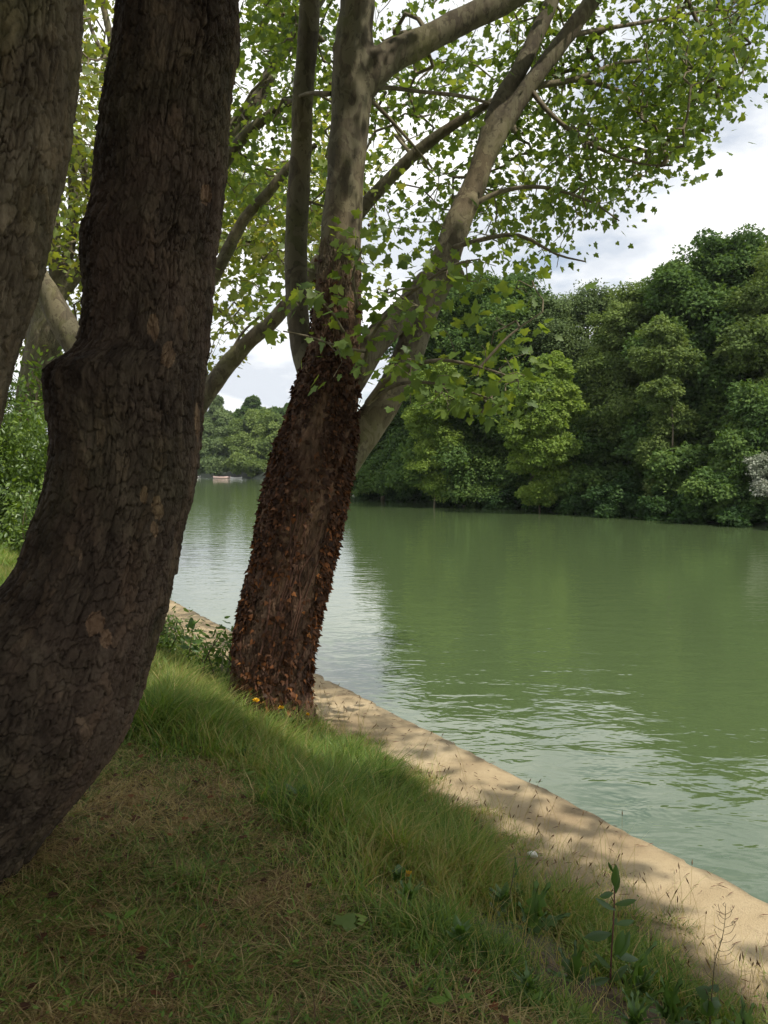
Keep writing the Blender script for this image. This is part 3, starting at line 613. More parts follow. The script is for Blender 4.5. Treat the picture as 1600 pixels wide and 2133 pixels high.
obj('twigs', Bt.mesh('twigs'), M['bark_dim'], T3)
L1 = sprays(np.vstack([cl3, over3]), d3, 19, .058, .17, 81, .65, 1.0)
L2 = sprays(lowp, d4, 6, .074, .15, 82, .5, .6, vr=(.1, .9))
B = Buf(); B.add(L1[0], L1[1], L1[2]); B.add(L2[0], L2[1], L2[2])
obj('crown', B.mesh('crown', False), M['plane_leaf'], T3)
# hanging seed balls
rg = np.random.default_rng(5); pick = rg.choice(len(cl3), 60, replace=False)
def ball_mesh():
    B = Buf(); n1_, n2_ = 8, 6; V = []
    for i in range(n2_ + 1):
        for j in range(n1_):
            a = math.pi * i / n2_; r = .016 * (1 + .12 * ((i + j) % 2)); V.append((r * math.sin(a) * math.cos(j * 2 * math.pi / n1_), r * math.sin(a) * math.sin(j * 2 * math.pi / n1_), -.09 - r * math.cos(a)))
    Fq = [[i * n1_ + j, i * n1_ + (j + 1) % n1_, (i + 1) * n1_ + (j + 1) % n1_, (i + 1) * n1_ + j] for i in range(n2_) for j in range(n1_)]
    B.add(V, [np.array(Fq)]); V2, F2 = tube([(0, 0, -.08), (.004, .003, -.03), (0, 0, .03)], [.0013] * 3, 3, False); B.add(V2, F2); return B.mesh('seed_ball')
bm_ = ball_mesh()
for k in pick:
    o = obj('seed_ball', bm_, M['seed'], T3); o.matrix_world = __import__('mathutils').Matrix.Translation(Vector(cl3[k] + rg.normal(0, .1, 3) - np.array([0, 0, .08])))
# ivy stems climbing the trunk
rg = np.random.default_rng(19); Bv = Buf(); orderz = np.argsort(C3[:, 2]); Cz, Rz = C3[orderz], R3[orderz]
for k in range(16):
    z0 = Cz[0, 2] + rg.uniform(.1, .9); z1 = z0 + rg.uniform(.9, 2.2); zq = np.arange(z0, min(z1, 4.0), .03); a0 = rg.uniform(math.pi * .95, math.pi * 2.05)
    aq = a0 + (fbm(zq * 1.2, k * 3.1, 0, 23, 3) - .5) * 1.6; cq = np.stack([np.interp(zq, Cz[:, 2], Cz[:, 0]), np.interp(zq, Cz[:, 2], Cz[:, 1]), zq], -1); rq = np.interp(zq, Cz[:, 2], Rz)
    Pq = cq + np.stack([np.cos(aq), np.sin(aq), 0 * aq], -1) * (rq + .004)[:, None]
    V, Fs = tube(Pq, np.linspace(.009, .003, len(Pq)) * rg.uniform(.7, 1.3), 6); Bv.add(V, Fs)
o = obj('ivy_stems', Bv.mesh('ivy_stems'), M['dry'], T3); o['kind'] = 'stuff'
# ivy of the trunk
rg = np.random.default_rng(9); nI = 15000
zr = at(600, [1500, 540], Y3)[:, 2]; zz = zr[0] + (zr[1] - zr[0]) * rg.random(nI); ang = rg.uniform(math.pi * .85, math.pi * 2.12, nI)
kk = np.searchsorted(-C3[:, 2] if C3[0, 2] > C3[-1, 2] else C3[:, 2], -zz if C3[0, 2] > C3[-1, 2] else zz).clip(0, len(C3) - 1)
cx_, rr_ = C3[kk], R3[kk]
_, pyv = project(np.stack([cx_[:, 0], cx_[:, 1], zz], -1))
dens = fbm(np.cos(ang) * 2.0, np.sin(ang) * 2.0, zz * 2.2, 44, 4)
mid = np.clip(1 - np.abs(pyv - 1000) / 420, 0, 1); leftness = np.clip(-np.cos(ang), -1, 1)
rightedge = (np.cos(ang) > .72) & (pyv > 950) & (pyv < 1330)
prob = np.clip((dens - .36) * 3.2 + mid * .75 - .45 + .35 * leftness * (pyv < 1150) + .9 * rightedge - .35 * (pyv < 640), .02, 1)
kp = rg.random(nI) < prob; ang, zz, cx_, rr_, pyv = ang[kp], zz[kp], cx_[kp], rr_[kp], pyv[kp]
nrm = np.stack([np.cos(ang), np.sin(ang), ang * 0], -1); P = np.stack([cx_[:, 0], cx_[:, 1], zz], -1) + nrm * (rr_ + .002 + .022 * rg.random(len(rr_)))[:, None]
D = unit(np.array([0, 0, -1.0]) + rg.normal(0, .5, P.shape) + nrm * .35); Nn = unit(nrm + rg.normal(0, .45, P.shape))
vv = np.clip(.02 + .5 * rg.random(len(P)) ** 1.8 + .45 * np.clip((pyv - 850) / 350, 0, 1) * (rg.random(len(P)) ** 1.2), 0, 1)
V, Fs, val = scatter(IVY, P, D, Nn, .026 + .034 * rg.random(len(P)), vv)
ivy = obj('ivy', mesh_from('ivy', V, Fs, {'v': val}, False), M['ivy'], T3); ivy['label'] = 'dead brown and rust-orange ivy leaves clinging to the trunk'

# ------------------------------------------------------------------ planes behind
def bg_tree(name, label, base, paths, thins, clusters, seed, voxel, leaf, nl, spread, mat, group=None, barkm='bark_plane', extra=None, step=.35, rb=.003):
    gh = ground_hit(clusters, .05); clusters = clusters[~(in_poly(gh[:, 0], gh[:, 1], SUNPATCH[1]) & (vnoise(gh[:, 0] * 3, gh[:, 1] * 3, 0, 7) < .4))]
    T = thing(name, label, 'tree', base, group)
    _, sk = limb_mesh('trunk', [px_path(p_) for p_ in paths], voxel, M[barkm], T, .006, seed)
    th = [thin(q) for q in thins]; B = Buf()
    for q in th:
        V, Fs = tube(q[:, :3], q[:, 3], 6, cap=False); B.add(V, Fs)
    Bg, d = grow(sk + th, clusters, step, .13, seed, rb, .04)
    B.add(np.concatenate(Bg.V), [f for f in Bg.F]); obj('twigs', B.mesh('twigs'), M['bark_dim'], T)
    V, Fs, val = sprays(clusters, d, nl, leaf, spread, seed, .6, .9)
    obj('crown', mesh_from('crown', V, Fs, {'v': val}, False), M[mat], T); return T
G = 'plane trees further along the bank'
b1 = at(270, 1245, 9.5); b1[2] = ground_z(b1[0], b1[1])
bg_tree('plane_tree', 'plane behind the dark trunk, its mossy limb slanting up right over the river', b1,
    [[(250, 1330, 60, 9.5), (265, 1150, 48, 9.5), (300, 1000, 42, 9.4), (360, 900, 34, 9.2), (425, 825, 22, 9.0), (470, 765, 19, 8.9), (520, 710, 17, 8.8), (565, 672, 16, 8.7), (605, 625, 15, 8.6), (655, 560, 16, 8.5), (750, 440, 15, 8.3), (800, 385, 14, 8.2), (860, 325, 13, 8.1), (930, 270, 11, 8.0), (1020, 215, 8, 7.9), (1050, 200, 5, 7.9)],
     [(300, 1000, 38, 9.4), (320, 850, 34, 9.5), (350, 700, 28, 9.6), (400, 620, 20, 9.6), (445, 575, 15, 9.6), (475, 520, 13, 9.5), (510, 455, 12, 9.4), (560, 400, 11, 9.3), (608, 342, 9, 9.2), (660, 300, 7, 9.1)],
     [(350, 700, 24, 9.6), (400, 480, 18, 9.7), (450, 370, 13, 9.6), (500, 295, 11, 9.5), (560, 240, 10, 9.4), (620, 205, 8, 9.3), (690, 195, 5, 9.2)],
     [(350, 700, 26, 9.6), (380, 420, 24, 10), (450, 300, 18, 10.2), (490, 260, 15, 10.3), (540, 200, 14, 10.4), (580, 120, 13, 10.5), (640, 40, 12, 10.5), (700, -60, 10, 10.6)]],
    [[(470, 765, 5, 8.9), (500, 700, 3, 8.9), (540, 660, 2, 8.8)], [(560, 240, 5, 9.4), (600, 250, 4, 9.6), (615, 262, 3, 9.6)]],
    np.vstack([sample_poly([(440, -120), (650, -120), (650, 330), (600, 420), (440, 560)], 230, (9, 13), 91, .36, 80.), sample_poly([(760, 150), (1050, 100), (1050, 420), (760, 560)], 60, (8.6, 11), 92, .42, 60.),
               sample_poly([(500, 560), (600, 600), (600, 690), (540, 700)], 5, (8.5, 9), 93)]),
    12, .02, .078, 13, .18, 'plane_leaf', G)
b2 = at(55, 1075, 21.5); b2[2] = ground_z(b2[0], b2[1])
bg_tree('plane_tree', 'many-stemmed pale plane seen between the two big left trunks', b2,
    [[(30, 1150, 36, 21.5), (45, 1000, 32, 21.5), (60, 860, 30, 21.5), (80, 760, 33, 21.5), (95, 700, 34, 21.4), (85, 640, 24, 21.4), (50, 590, 17, 21.4), (0, 540, 14, 21.4), (-60, 450, 12, 21.4)],
     [(95, 740, 24, 21.4), (60, 690, 16, 21.6), (20, 640, 14, 21.7), (-40, 560, 12, 21.7)],
     [(95, 720, 26, 21.3), (110, 640, 22, 21.2), (128, 600, 16, 21.2), (140, 540, 13, 21.3), (152, 450, 11, 21.4), (150, 330, 9, 21.5), (140, 220, 8, 21.6), (170, 60, 6, 21.6), (190, -60, 5, 21.6)],
     [(130, 610, 14, 21.2), (160, 570, 13, 21.1), (190, 500, 12, 21.1), (225, 420, 11, 21.2), (240, 250, 9, 21.2), (235, 110, 8, 21.2), (215, 10, 7, 21.2), (200, -80, 6, 21.2)],
     [(120, 600, 12, 21.2), (112, 560, 10, 21.0), (118, 480, 9, 21.0), (110, 380, 8, 21), (150, 270, 6, 21), (190, 430, 5, 21.1)]],
    [[(165, 270, 4, 21), (178, 340, 3.5, 21), (190, 430, 3, 21)], [(230, 140, 5, 21), (190, 60, 4, 21), (170, -20, 3, 21)]],
    np.vstack([sample_poly([(-250, -150), (420, -150), (420, 420), (300, 640), (100, 600), (-250, 560)], 620, (17, 25), 94, .33, 90.)]),
    13, .045, .14, 15, .38, 'plane_leaf_far', G, step=.5, rb=.004)
b3 = at(300, 1150, 11.5); b3[2] = ground_z(b3[0], b3[1])
bg_tree('plane_tree', 'pale thick limb leaning left behind the knobbly shoulder of the dark trunk', b3,
    [[(310, 1200, 44, 11.5), (300, 1050, 38, 11.5), (270, 900, 34, 11.5), (205, 790, 31, 11.5), (160, 720, 29, 11.5), (130, 670, 27, 11.5), (100, 610, 23, 11.5), (75, 565, 20, 11.5), (40, 500, 16, 11.6), (-20, 400, 13, 11.7), (-80, 250, 9, 11.8)]],
    [], sample_poly([(-250, 300), (40, 300), (60, 520), (-60, 600), (-250, 560)], 60, (11, 14), 95, .3, 90.),
    14, .025, .11, 12, .22, 'plane_leaf_far', G, step=.5)
b4 = at(330, 1060, 24); b4[2] = ground_z(b4[0], b4[1])
bg_tree('plane_tree', 'distant plane with small bright yellow-green leaves drooping over the river beyond the slanting limb', b4,
    [[(330, 1100, 26, 24), (325, 950, 22, 24), (330, 800, 20, 24), (350, 600, 16, 24), (420, 400, 12, 24), (520, 250, 8, 24)], [(330, 800, 16, 24), (250, 600, 13, 24), (200, 350, 9, 24)], [(350, 600, 12, 24), (450, 520, 8, 23), (540, 500, 6, 22)]],
    [], np.vstack([sample_poly([(430, 360), (600, 330), (650, 420), (640, 600), (560, 640), (520, 690), (440, 680)], 170, (19, 25), 96, .38, 60.),
                   sample_poly([(420, 690), (448, 700), (440, 780), (425, 800)], 6, (21, 23), 97),
                   sample_poly([(-100, 100), (430, 100), (430, 650), (100, 780), (-100, 780)], 330, (21, 28), 98, .3, 90.),
                   sample_poly([(600, 180), (760, 180), (760, 640), (640, 560)], 80, (19, 25), 99, .42, 60.)]),
    15, .05, .15, 14, .40, 'plane_leaf_far', G, step=.8, rb=.006)

# ------------------------------------------------------------------ far bank trees
def blob_tree(name, label, base, lobes, seed, nper, leaf, mat, shape=TUFT, group=None, trunk_r=.18, sub=16, drop=.15, fill=.25, dens=1.0, padf=.38):
    """lobes: (centre xyz, radii xyz). Every lobe carries many small bunches; leaves sit on the bunches' upper shells"""
    rg = np.random.default_rng(seed); T = thing(name, label, 'tree', base, group)
    B = Buf(); P_, D_, N_, S_, V_ = [], [], [], [], []
    base = np.array(base, float); top = lobes[int(np.argmax([l[0][2] for l in lobes]))][0]
    axis = spline(np.array([base - [0, 0, .5], base + (np.array(top) - base) * .4 + rg.normal(0, .3, 3), np.array(top)]), .6)
    V, Fs = tube(axis, np.linspace(trunk_r, trunk_r * .25, len(axis)), 8); B.add(V, Fs)
    for lc, lr in lobes:
        lc = np.array(lc, float); lr = np.array(lr, float)
        k = int(np.argmin(np.linalg.norm(axis - (lc - [0, 0, lr[2]]), axis=1))); pth = spline(np.array([axis[k], (axis[k] + lc) / 2 + [0, 0, -.2], lc]), .6)
        V, Fs = tube(pth, np.linspace(trunk_r * .45, .03, len(pth)), 6); B.add(V, Fs)
        ns = sub; d = unit(rg.normal(0, 1, (ns, 3))); d[:, 1] = d[:, 1] - .25; d = unit(d)
        sc_ = lc + d * lr * (.5 + .62 * rg.random((ns, 1))); sr = lr.mean() * (.16 + .22 * rg.random(ns)); tone = rg.random(ns)
        for c_, r_, tn in zip(sc_, sr, tone):
            n = int(nper * dens * (r_ / lr.mean()) ** 1.5 / .14 / ns * rg.uniform(.6, 1.4)) + 6
            n2_ = int(n * padf); oh = unit((c_ - lc) * np.array([1, 1, 0]) + rg.normal(0, .3, 3) * np.array([1, 1, 0]) + [0, -.05, 0]); ph = np.array([-oh[1], oh[0], 0])
            rr = np.sqrt(rg.random((n2_, 1))); aa = rg.uniform(0, 2 * math.pi, (n2_, 1)); A_, B_ = rr * np.cos(aa) * 1.7, rr * np.sin(aa) * 1.35
            edge_ = 1 + .45 * (vnoise(aa * 1.9 + c_[0] * 3, c_[2] * 3, 0, seed) - .5) * 2
            P_.append(c_ + (oh * A_ * edge_ + ph * B_ * edge_) * r_ + np.array([0, 0, 1.0]) * (r_ * (rg.normal(0, .16, (n2_, 1)) - .38 * np.abs(A_) ** 1.6 - .22 * np.abs(B_) ** 1.6 + .25)))
            D_.append(unit(oh * (A_ * .8 + .3) + ph * B_ * .6 + rg.normal(0, .4, (n2_, 3)) + [0, 0, -.5])); N_.append(unit(np.array([0, 0, 1.0]) + rg.normal(0, .5, (n2_, 3)) + oh * .3))
            S_.append(leaf * (.6 + .8 * rg.random(n2_))); V_.append(np.clip(.5 * rg.random(n2_) + .5 * tn, 0, 1)); n -= n2_
            dd = unit(rg.normal(0, 1, (n, 3)) + np.array([0, -.25, .2])); rad = r_ * (.9 + .5 * rg.random((n, 1)) ** 3)
            P_.append(c_ + dd * rad * np.array([1.25, 1.15, .92])); D_.append(unit(dd * .7 + rg.normal(0, .5, (n, 3)) + [0, 0, -.55])); N_.append(unit(dd + rg.normal(0, .45, (n, 3)) + [0, 0, .3]))
            S_.append(leaf * (.6 + .8 * rg.random(n))); V_.append(np.clip(.5 * rg.random(n) + .5 * tn, 0, 1))
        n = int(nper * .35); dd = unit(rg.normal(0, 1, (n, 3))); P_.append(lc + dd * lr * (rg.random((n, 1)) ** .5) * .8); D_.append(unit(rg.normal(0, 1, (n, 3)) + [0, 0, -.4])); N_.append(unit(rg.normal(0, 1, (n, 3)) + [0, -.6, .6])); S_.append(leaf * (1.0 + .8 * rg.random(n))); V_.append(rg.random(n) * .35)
    obj('trunk', B.mesh('trunk'), M['bark_dim'], T)
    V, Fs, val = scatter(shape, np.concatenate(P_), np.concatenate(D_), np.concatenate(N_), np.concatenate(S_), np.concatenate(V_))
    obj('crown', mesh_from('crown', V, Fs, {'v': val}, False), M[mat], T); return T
def L(px, py, rx, ry, Y, depth=None):
    c = at(px, py, Y); return (tuple(c), (rx / F * Y, (depth or (rx * .9)) / F * Y, ry / F * Y))
def pts_lobes(Y, lst): return [L(px, py, rx, ry, Y + (0 if len(q) == 0 else q[0])) for px, py, rx, ry, *q in lst]
def far_base(px, Y):
    q = at(px, 965, Y); x, y = q[0], q[1]; s, n = s_of(x, y), n_of(x, y); return (x, y, float(zf(np.array(s), np.array(n))))
spec = [
 ('chestnut_tree', 'tallest dark green tree on the far bank, its rounded top highest against the sky', 1490, 48, 'foliage_dark', .26, 5200,
   [(1505, 560, 80, 75), (1430, 620, 75, 60, -1), (1560, 600, 70, 80, 1), (1500, 690, 100, 90, -1), (1410, 760, 80, 90, -1.5), (1550, 780, 100, 90, -1), (1465, 860, 95, 80, -2), (1380, 900, 70, 80, -2), (1545, 930, 110, 80, -3), (1430, 980, 90, 60, -4), (1520, 1030, 90, 50, -5)]),
 ('willow_tree', 'pale grey-green tree at the right edge of the photo, leaning over the far bank', 1640, 44, 'foliage_mid', .20, 4600,
   [(1600, 640, 60, 60), (1660, 600, 70, 80), (1580, 720, 70, 55, -1), (1660, 760, 90, 80), (1600, 830, 70, 60, -1), (1700, 900, 90, 80), (1660, 680, 60, 60, 1), (1610, 560, 45, 50, 3)]),
 ('locust_tree', 'light olive feathery tree left of the tallest dark one on the far bank', 1330, 50, 'foliage_mid', .19, 4300,
   [(1340, 650, 60, 55), (1290, 690, 50, 50, -1), (1385, 690, 50, 60, 0), (1320, 750, 75, 60, -1), (1270, 790, 50, 60, -1), (1370, 800, 60, 60, -1), (1300, 860, 70, 60, -2)]),
 ('locust_tree', 'airy grey-green tree with sky showing through its top, middle of the far bank', 1215, 54, 'foliage_sage', .17, 3000,
   [(1225, 640, 55, 42), (1180, 660, 50, 45), (1265, 640, 35, 38), (1150, 700, 60, 50, -1), (1200, 730, 60, 55), (1120, 650, 45, 35)]),
 ('chestnut_tree', 'broad dark green tree behind the low plane sprouts, left part of the far bank', 960, 60, 'foliage_dark', .28, 5000,
   [(930, 660, 70, 55), (870, 720, 60, 60), (1000, 650, 75, 60, -1), (960, 740, 80, 70, -1), (880, 800, 70, 70, -1), (1040, 740, 70, 70, -2), (970, 840, 90, 70, -3), (1060, 620, 60, 45)]),
 ('chestnut_tree', 'dark rounded tree between the airy one and the lime green one on the far bank', 1110, 55, 'foliage_dark', .26, 4600,
   [(1100, 640, 60, 50), (1050, 700, 60, 60, -1), (1150, 730, 60, 60), (1110, 800, 70, 70, -1), (1190, 820, 70, 70, -1), (1230, 900, 80, 70, -2), (1040, 840, 60, 70, -1)]),
 ('maple_tree', 'bright lime green tree glowing in the sun low over the far water', 1130, 48, 'foliage_lime', .20, 4200,
   [(1150, 775, 30, 34), (1105, 815, 46, 38, -.5), (1172, 840, 36, 45, -.5), (1128, 870, 40, 30, -1), (1080, 895, 34, 36, -.5), (1150, 935, 46, 36, -1), (1100, 960, 34, 28, 0), (1165, 995, 30, 28, -.5), (1120, 1030, 30, 24, -.5)]),
 ('maple_tree', 'sunlit yellow-green young tree peeping out below the low plane sprouts', 900, 54, 'foliage_lime', .18, 2600,
   [(880, 800, 36, 30), (930, 790, 30, 26), (905, 845, 40, 30, -.5), (960, 835, 30, 24, -.5), (870, 865, 26, 24), (900, 900, 34, 30), (940, 930, 30, 30), (890, 960, 34, 30), (915, 1010, 36, 28)]),
 ('maple_tree', 'sunlit yellow-green crown right of the feathery olive tree, in front of the tallest one', 1385, 44, 'foliage_mid', .18, 2600,
   [(1380, 700, 40, 30), (1350, 745, 34, 30), (1410, 760, 40, 30), (1375, 820, 36, 30, -.5), (1400, 880, 40, 34), (1370, 940, 36, 34), (1395, 1000, 40, 34), (1380, 1050, 44, 24)]),
 ('willow_tree', 'dark willow sloping down to the water at the left end of the far bank', 790, 66, 'foliage_dark', .26, 4200,
   [(850, 850, 60, 60), (800, 890, 55, 50), (860, 920, 70, 55, -2), (780, 950, 45, 45, -1), (810, 985, 60, 38, -3), (745, 985, 30, 32, 0), (900, 870, 60, 70, 1)]),
 ('chestnut_tree', 'dark low tree overhanging the water left of the lime green one', 960, 56, 'foliage_dark', .25, 4200,
   [(920, 920, 60, 60), (980, 900, 60, 60), (1040, 930, 55, 60), (950, 985, 75, 45, -1.5), (1030, 1000, 70, 42, -2), (880, 975, 60, 45, 0)]),
 ('alder_tree', 'dark low tree overhanging the water right of the lime green one', 1250, 49, 'foliage_dark', .24, 4600,
   [(1220, 950, 60, 60), (1290, 930, 65, 70), (1350, 960, 60, 60), (1250, 1015, 70, 42, -1.5), (1330, 1030, 70, 40, -2), (1180, 1020, 50, 38, -1)]),
 ('alder_tree', 'dark tree trailing its branches in the water below the pale one at the right edge', 1600, 40, 'foliage_dark', .22, 4800,
   [(1590, 870, 70, 65, 1), (1660, 930, 80, 80), (1560, 960, 60, 60), (1500, 1020, 60, 45, -.5), (1600, 1030, 70, 45, -1), (1680, 1040, 70, 45, -1)]),
 ('elder_bush', 'white-flowering bush hanging over the water at the right edge of the photo', 1600, 38, 'foliage_bloom', .12, 1600,
   [(1592, 975, 34, 28), (1605, 1015, 42, 26, -.3), (1640, 990, 45, 40)]),
]
for i, (nm, lab, px, Y, mt, lf, npr, lo) in enumerate(spec):
    airy = 'airy' in lab; lf *= .72; npr *= 1.9
    blob_tree(nm, lab, far_base(px, Y), pts_lobes(Y, lo), 400 + i * 7, npr * (.6 if airy else 1.1), lf, mt, group=None, sub=34, trunk_r=.07 if nm == 'maple_tree' else .18)
# big backing trees so the bank is deep
for i, (px, py, r, Y) in enumerate([(1560, 800, 200, 56), (1330, 850, 170, 60), (1080, 850, 180, 68), (900, 870, 120, 74), (1800, 760, 200, 50), (2100, 740, 240, 46)]):
    lab = ['dark tree deep behind the tallest one on the far bank', 'dark tree deep behind the feathery olive one on the far bank', 'dark tree deep behind the lime green one on the far bank', 'dark tree deep behind the sloping willow on the far bank', 'far bank tree just beyond the right edge of the view', 'far bank tree well beyond the right edge of the view'][i]
    blob_tree('chestnut_tree', lab, far_base(px, Y), pts_lobes(Y, [(px - r * .4, py, r * .5, r * .6), (px + r * .4, py, r * .5, r * .6), (px, py - r * .5, r * .5, r * .5), (px, py + r * .6, r * .9, r * .5)]), 700 + i, 3500, .45, 'foliage_dark', group=None, sub=12)
# low bushes trailing in the water all along the far bank
WL = np.array([(640, 1018), (735, 1032), (860, 1046), (1050, 1060), (1300, 1080), (1600, 1104), (1800, 1122), (2300, 1165)], float)
desc = ['leftmost, under the sloping willow', 'left end of the broad tree', 'middle of the broad tree', 'left of the lime green tree', 'right at the foot of the lime green tree', 'just right of the lime green tree', 'below the airy tree', 'below the feathery olive tree', 'left of the tallest tree', 'under the tallest tree', 'right of the tallest tree', 'under the white-flowering bush', 'just beyond the right edge']
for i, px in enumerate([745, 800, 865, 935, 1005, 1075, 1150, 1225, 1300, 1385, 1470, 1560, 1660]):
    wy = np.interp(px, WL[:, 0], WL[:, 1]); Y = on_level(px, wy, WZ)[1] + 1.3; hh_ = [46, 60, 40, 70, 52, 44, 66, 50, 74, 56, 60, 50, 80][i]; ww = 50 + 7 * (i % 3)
    blob_tree('waterside_bush', 'low bush trailing in the far water, ' + desc[i], far_base(px, Y + 1.5), pts_lobes(Y, [(px - ww * .45, wy - hh_ * .45, ww * .55, hh_ * .5), (px + ww * .45, wy - hh_ * .4, ww * .6, hh_ * .45, .4), (px, wy - hh_ * .8, ww * .6, hh_ * .5, 1)]), 560 + i, 3300, .15, 'foliage_shaded', group='bushes along the far waterline', sub=22, trunk_r=.08)
# trees at the river bend, far away
fspec = [
 ('willow_tree', 'rounded soft willow at the far river bend, left of the tall pointed one', 455, 175, 'foliage_sage', [(430, 900, 30, 28), (470, 890, 30, 28), (450, 930, 40, 30, -4), (420, 950, 35, 28, -6), (485, 925, 28, 28, -4), (440, 965, 45, 22, -8)]),
 ('willow_tree', 'rounded bright willow at the water\'s edge of the far bend, below the tall pointed tree', 515, 168, 'foliage_mid', [(505, 900, 32, 30), (540, 890, 34, 32), (520, 935, 36, 30, -4), (500, 960, 26, 24, -8), (545, 940, 32, 32, -4), (530, 970, 36, 18, -8)]),
 ('willow_tree', 'yellowish willow at the far bend just left of the ivy-clad trunk', 590, 150, 'foliage_mid', [(580, 890, 32, 34), (610, 900, 34, 40), (575, 935, 28, 30, -3), (600, 960, 36, 28, -4), (640, 940, 40, 50), (690, 950, 40, 50), (720, 970, 30, 40)]),
 ('oak_tree', 'small pointed tree top rising above the willows at the far bend', 530, 200, 'foliage_dark', [(528, 838, 13, 14), (520, 855, 16, 12), (540, 858, 18, 14), (530, 880, 30, 20), (575, 862, 18, 14), (600, 860, 18, 14), (500, 868, 14, 10)]),
 ('poplar_tree', 'hazy grey tree at the far bend beside the dark trunk', 445, 215, 'foliage_sage', [(450, 840, 14, 16), (455, 862, 20, 16), (438, 875, 22, 18), (470, 872, 16, 12), (400, 870, 40, 30), (340, 880, 50, 40)]),
]
for i, (nm, lab, px, Y, mt, lo) in enumerate(fspec):
    b = at(px, 985, Y); b[2] = -.2
    blob_tree(nm, lab, b, pts_lobes(Y, lo), 800 + i * 5, 5600, .36, mt, group=None, sub=20, trunk_r=.3, padf=.2)
# ------------------------------------------------------------------ shrubs on the left bank behind the dark trunk
def shrub(name, label, px0, px1, pt, pb, Y, seed, n, leaf, mat, nst=9, cat='shrub', shape=OVAL, jit=.28):
    rg = np.random.default_rng(seed); base = at((px0 + px1) / 2, pb, Y); base[2] = float(ground_z(base[0], base[1]))
    T = thing(name, label, cat, base); B = Buf(); cl = []; di = []
    for k in range(nst):
        tip = at(rg.uniform(px0, px1), rg.uniform(pt, pt * .6 + pb * .4), Y + rg.uniform(-.8, .8)); b0 = base + np.array([rg.uniform(-.5, .5) * (px1 - px0) / F * Y * .8, rg.uniform(-.5, .5), -.05])
        q = spline(np.array([b0, (b0 + tip) / 2 + rg.normal(0, .12, 3), tip]), .15); V, Fs = tube(q, np.linspace(.016, .004, len(q)), 5, False); B.add(V, Fs)
        for _ in range(n // nst):
            i = int(len(q) * rg.uniform(.12, 1)); i = min(i, len(q) - 1); cl.append(q[i] + rg.normal(0, jit, 3) * np.array([1, 1, .8])); di.append(unit(rg.normal(0, 1, 3)))
    cl, di = np.array(cl), np.array(di); cl[:, 2] = np.maximum(cl[:, 2], base[2] + .05)
    obj('stems', B.mesh('stems'), M['stem'], T)
    V, Fs, val = sprays(cl, di, 14, leaf, min(.11, leaf * 1.7), seed, .7, .8, base=shape)
    obj('foliage', mesh_from('foliage', V, Fs, {'v': val}, False), M[mat], T); return T
shrub('shrub', 'tall leafy green shrub at the left edge between the two big trunks', -140, 70, 850, 1090, 19.0, 901, 900, .11, 'shrub', 14)
shrub('shrub', 'green shrub tucked against the dark trunk below its shoulder, left side', 30, 220, 850, 1090, 18, 902, 1000, .10, 'shrub', 14)
shrub('shrub', 'tall dark shrub further back between the left trunks', -80, 200, 740, 1050, 20.5, 903, 620, .14, 'shrub', 12)
shrub('shrub', 'low glossy bush at the foot of the green shrubs on the left', 30, 150, 1000, 1100, 16.5, 904, 220, .09, 'shrub', 8)
shrub('bramble', 'nettly green undergrowth between the dark trunk and the sunny path', 300, 372, 1305, 1370, 8.6, 905, 130, .05, 'shrub', 9, jit=.07)
shrub('bramble', 'dark leafy bramble at the left foot of the ivy-clad tree', 425, 490, 1325, 1430, 7.4, 906, 80, .05, 'foliage_dark', 8, jit=.05)

# ------------------------------------------------------------------ grass
def blades(x, y, h, wdt, lean, val, seed, zoff=0, seg=3, flat=1.0):
    rg = np.random.default_rng(seed); n = len(x); z = ground_z(x, y) - .01 + zoff
    a = fbm(x * 4.3, y * 4.3, 0, 19, 3) * 20 + rg.normal(0, 1.4, n) * flat + rg.uniform(0, 6.28, n) * (rg.random(n) < .5); ld = np.stack([np.cos(a), np.sin(a), 0 * a], -1); wd = np.stack([-np.sin(a), np.cos(a), 0 * a], -1)
    tw = rg.uniform(-.9, .9, n)[:, None]; wd = wd * np.cos(tw) + ld * np.sin(tw)
    B0 = np.stack([x, y, z], -1); Vs = []
    for k in range(seg + 1):
        t_ = k / seg; up = h * t_ * (1 - .35 * lean * t_); out_ = h * lean * t_ ** 1.8
        c = B0 + np.array([0, 0, 1.0]) * up[:, None] + ld * out_[:, None]
        if k < seg:
            ww = wdt * (1 - .75 * t_); Vs += [c - wd * ww[:, None], c + wd * ww[:, None]]
        else: Vs += [c]
    V = np.stack(Vs, 1); k = V.shape[1]; b0 = (np.arange(n) * k)[:, None]
    q = [np.concatenate([b0 + 2 * i, b0 + 2 * i + 1, b0 + 2 * i + 3, b0 + 2 * i + 2], 1) for i in range(seg - 1)]
    t3 = np.concatenate([b0 + k - 3, b0 + k - 2, b0 + k - 1], 1)
    return V.reshape(-1, 3), [np.concatenate(q), t3], np.repeat(val, k)
def tall_bound(x, y):    # n beyond which the grass stays long
    nb_ = 1.40 + (fbm(x * 1.3, y * 1.3, 0, 55, 3) - .5) * .7 + (fbm(x * 7, y * 7, 0, 56, 3) - .5) * .5 + (_h(np.floor(x * 900), np.floor(y * 900), np.floor(x * 0), 57) - .5) * .35 - np.clip(y - 4.6, 0, 4) * .9
    return nb_
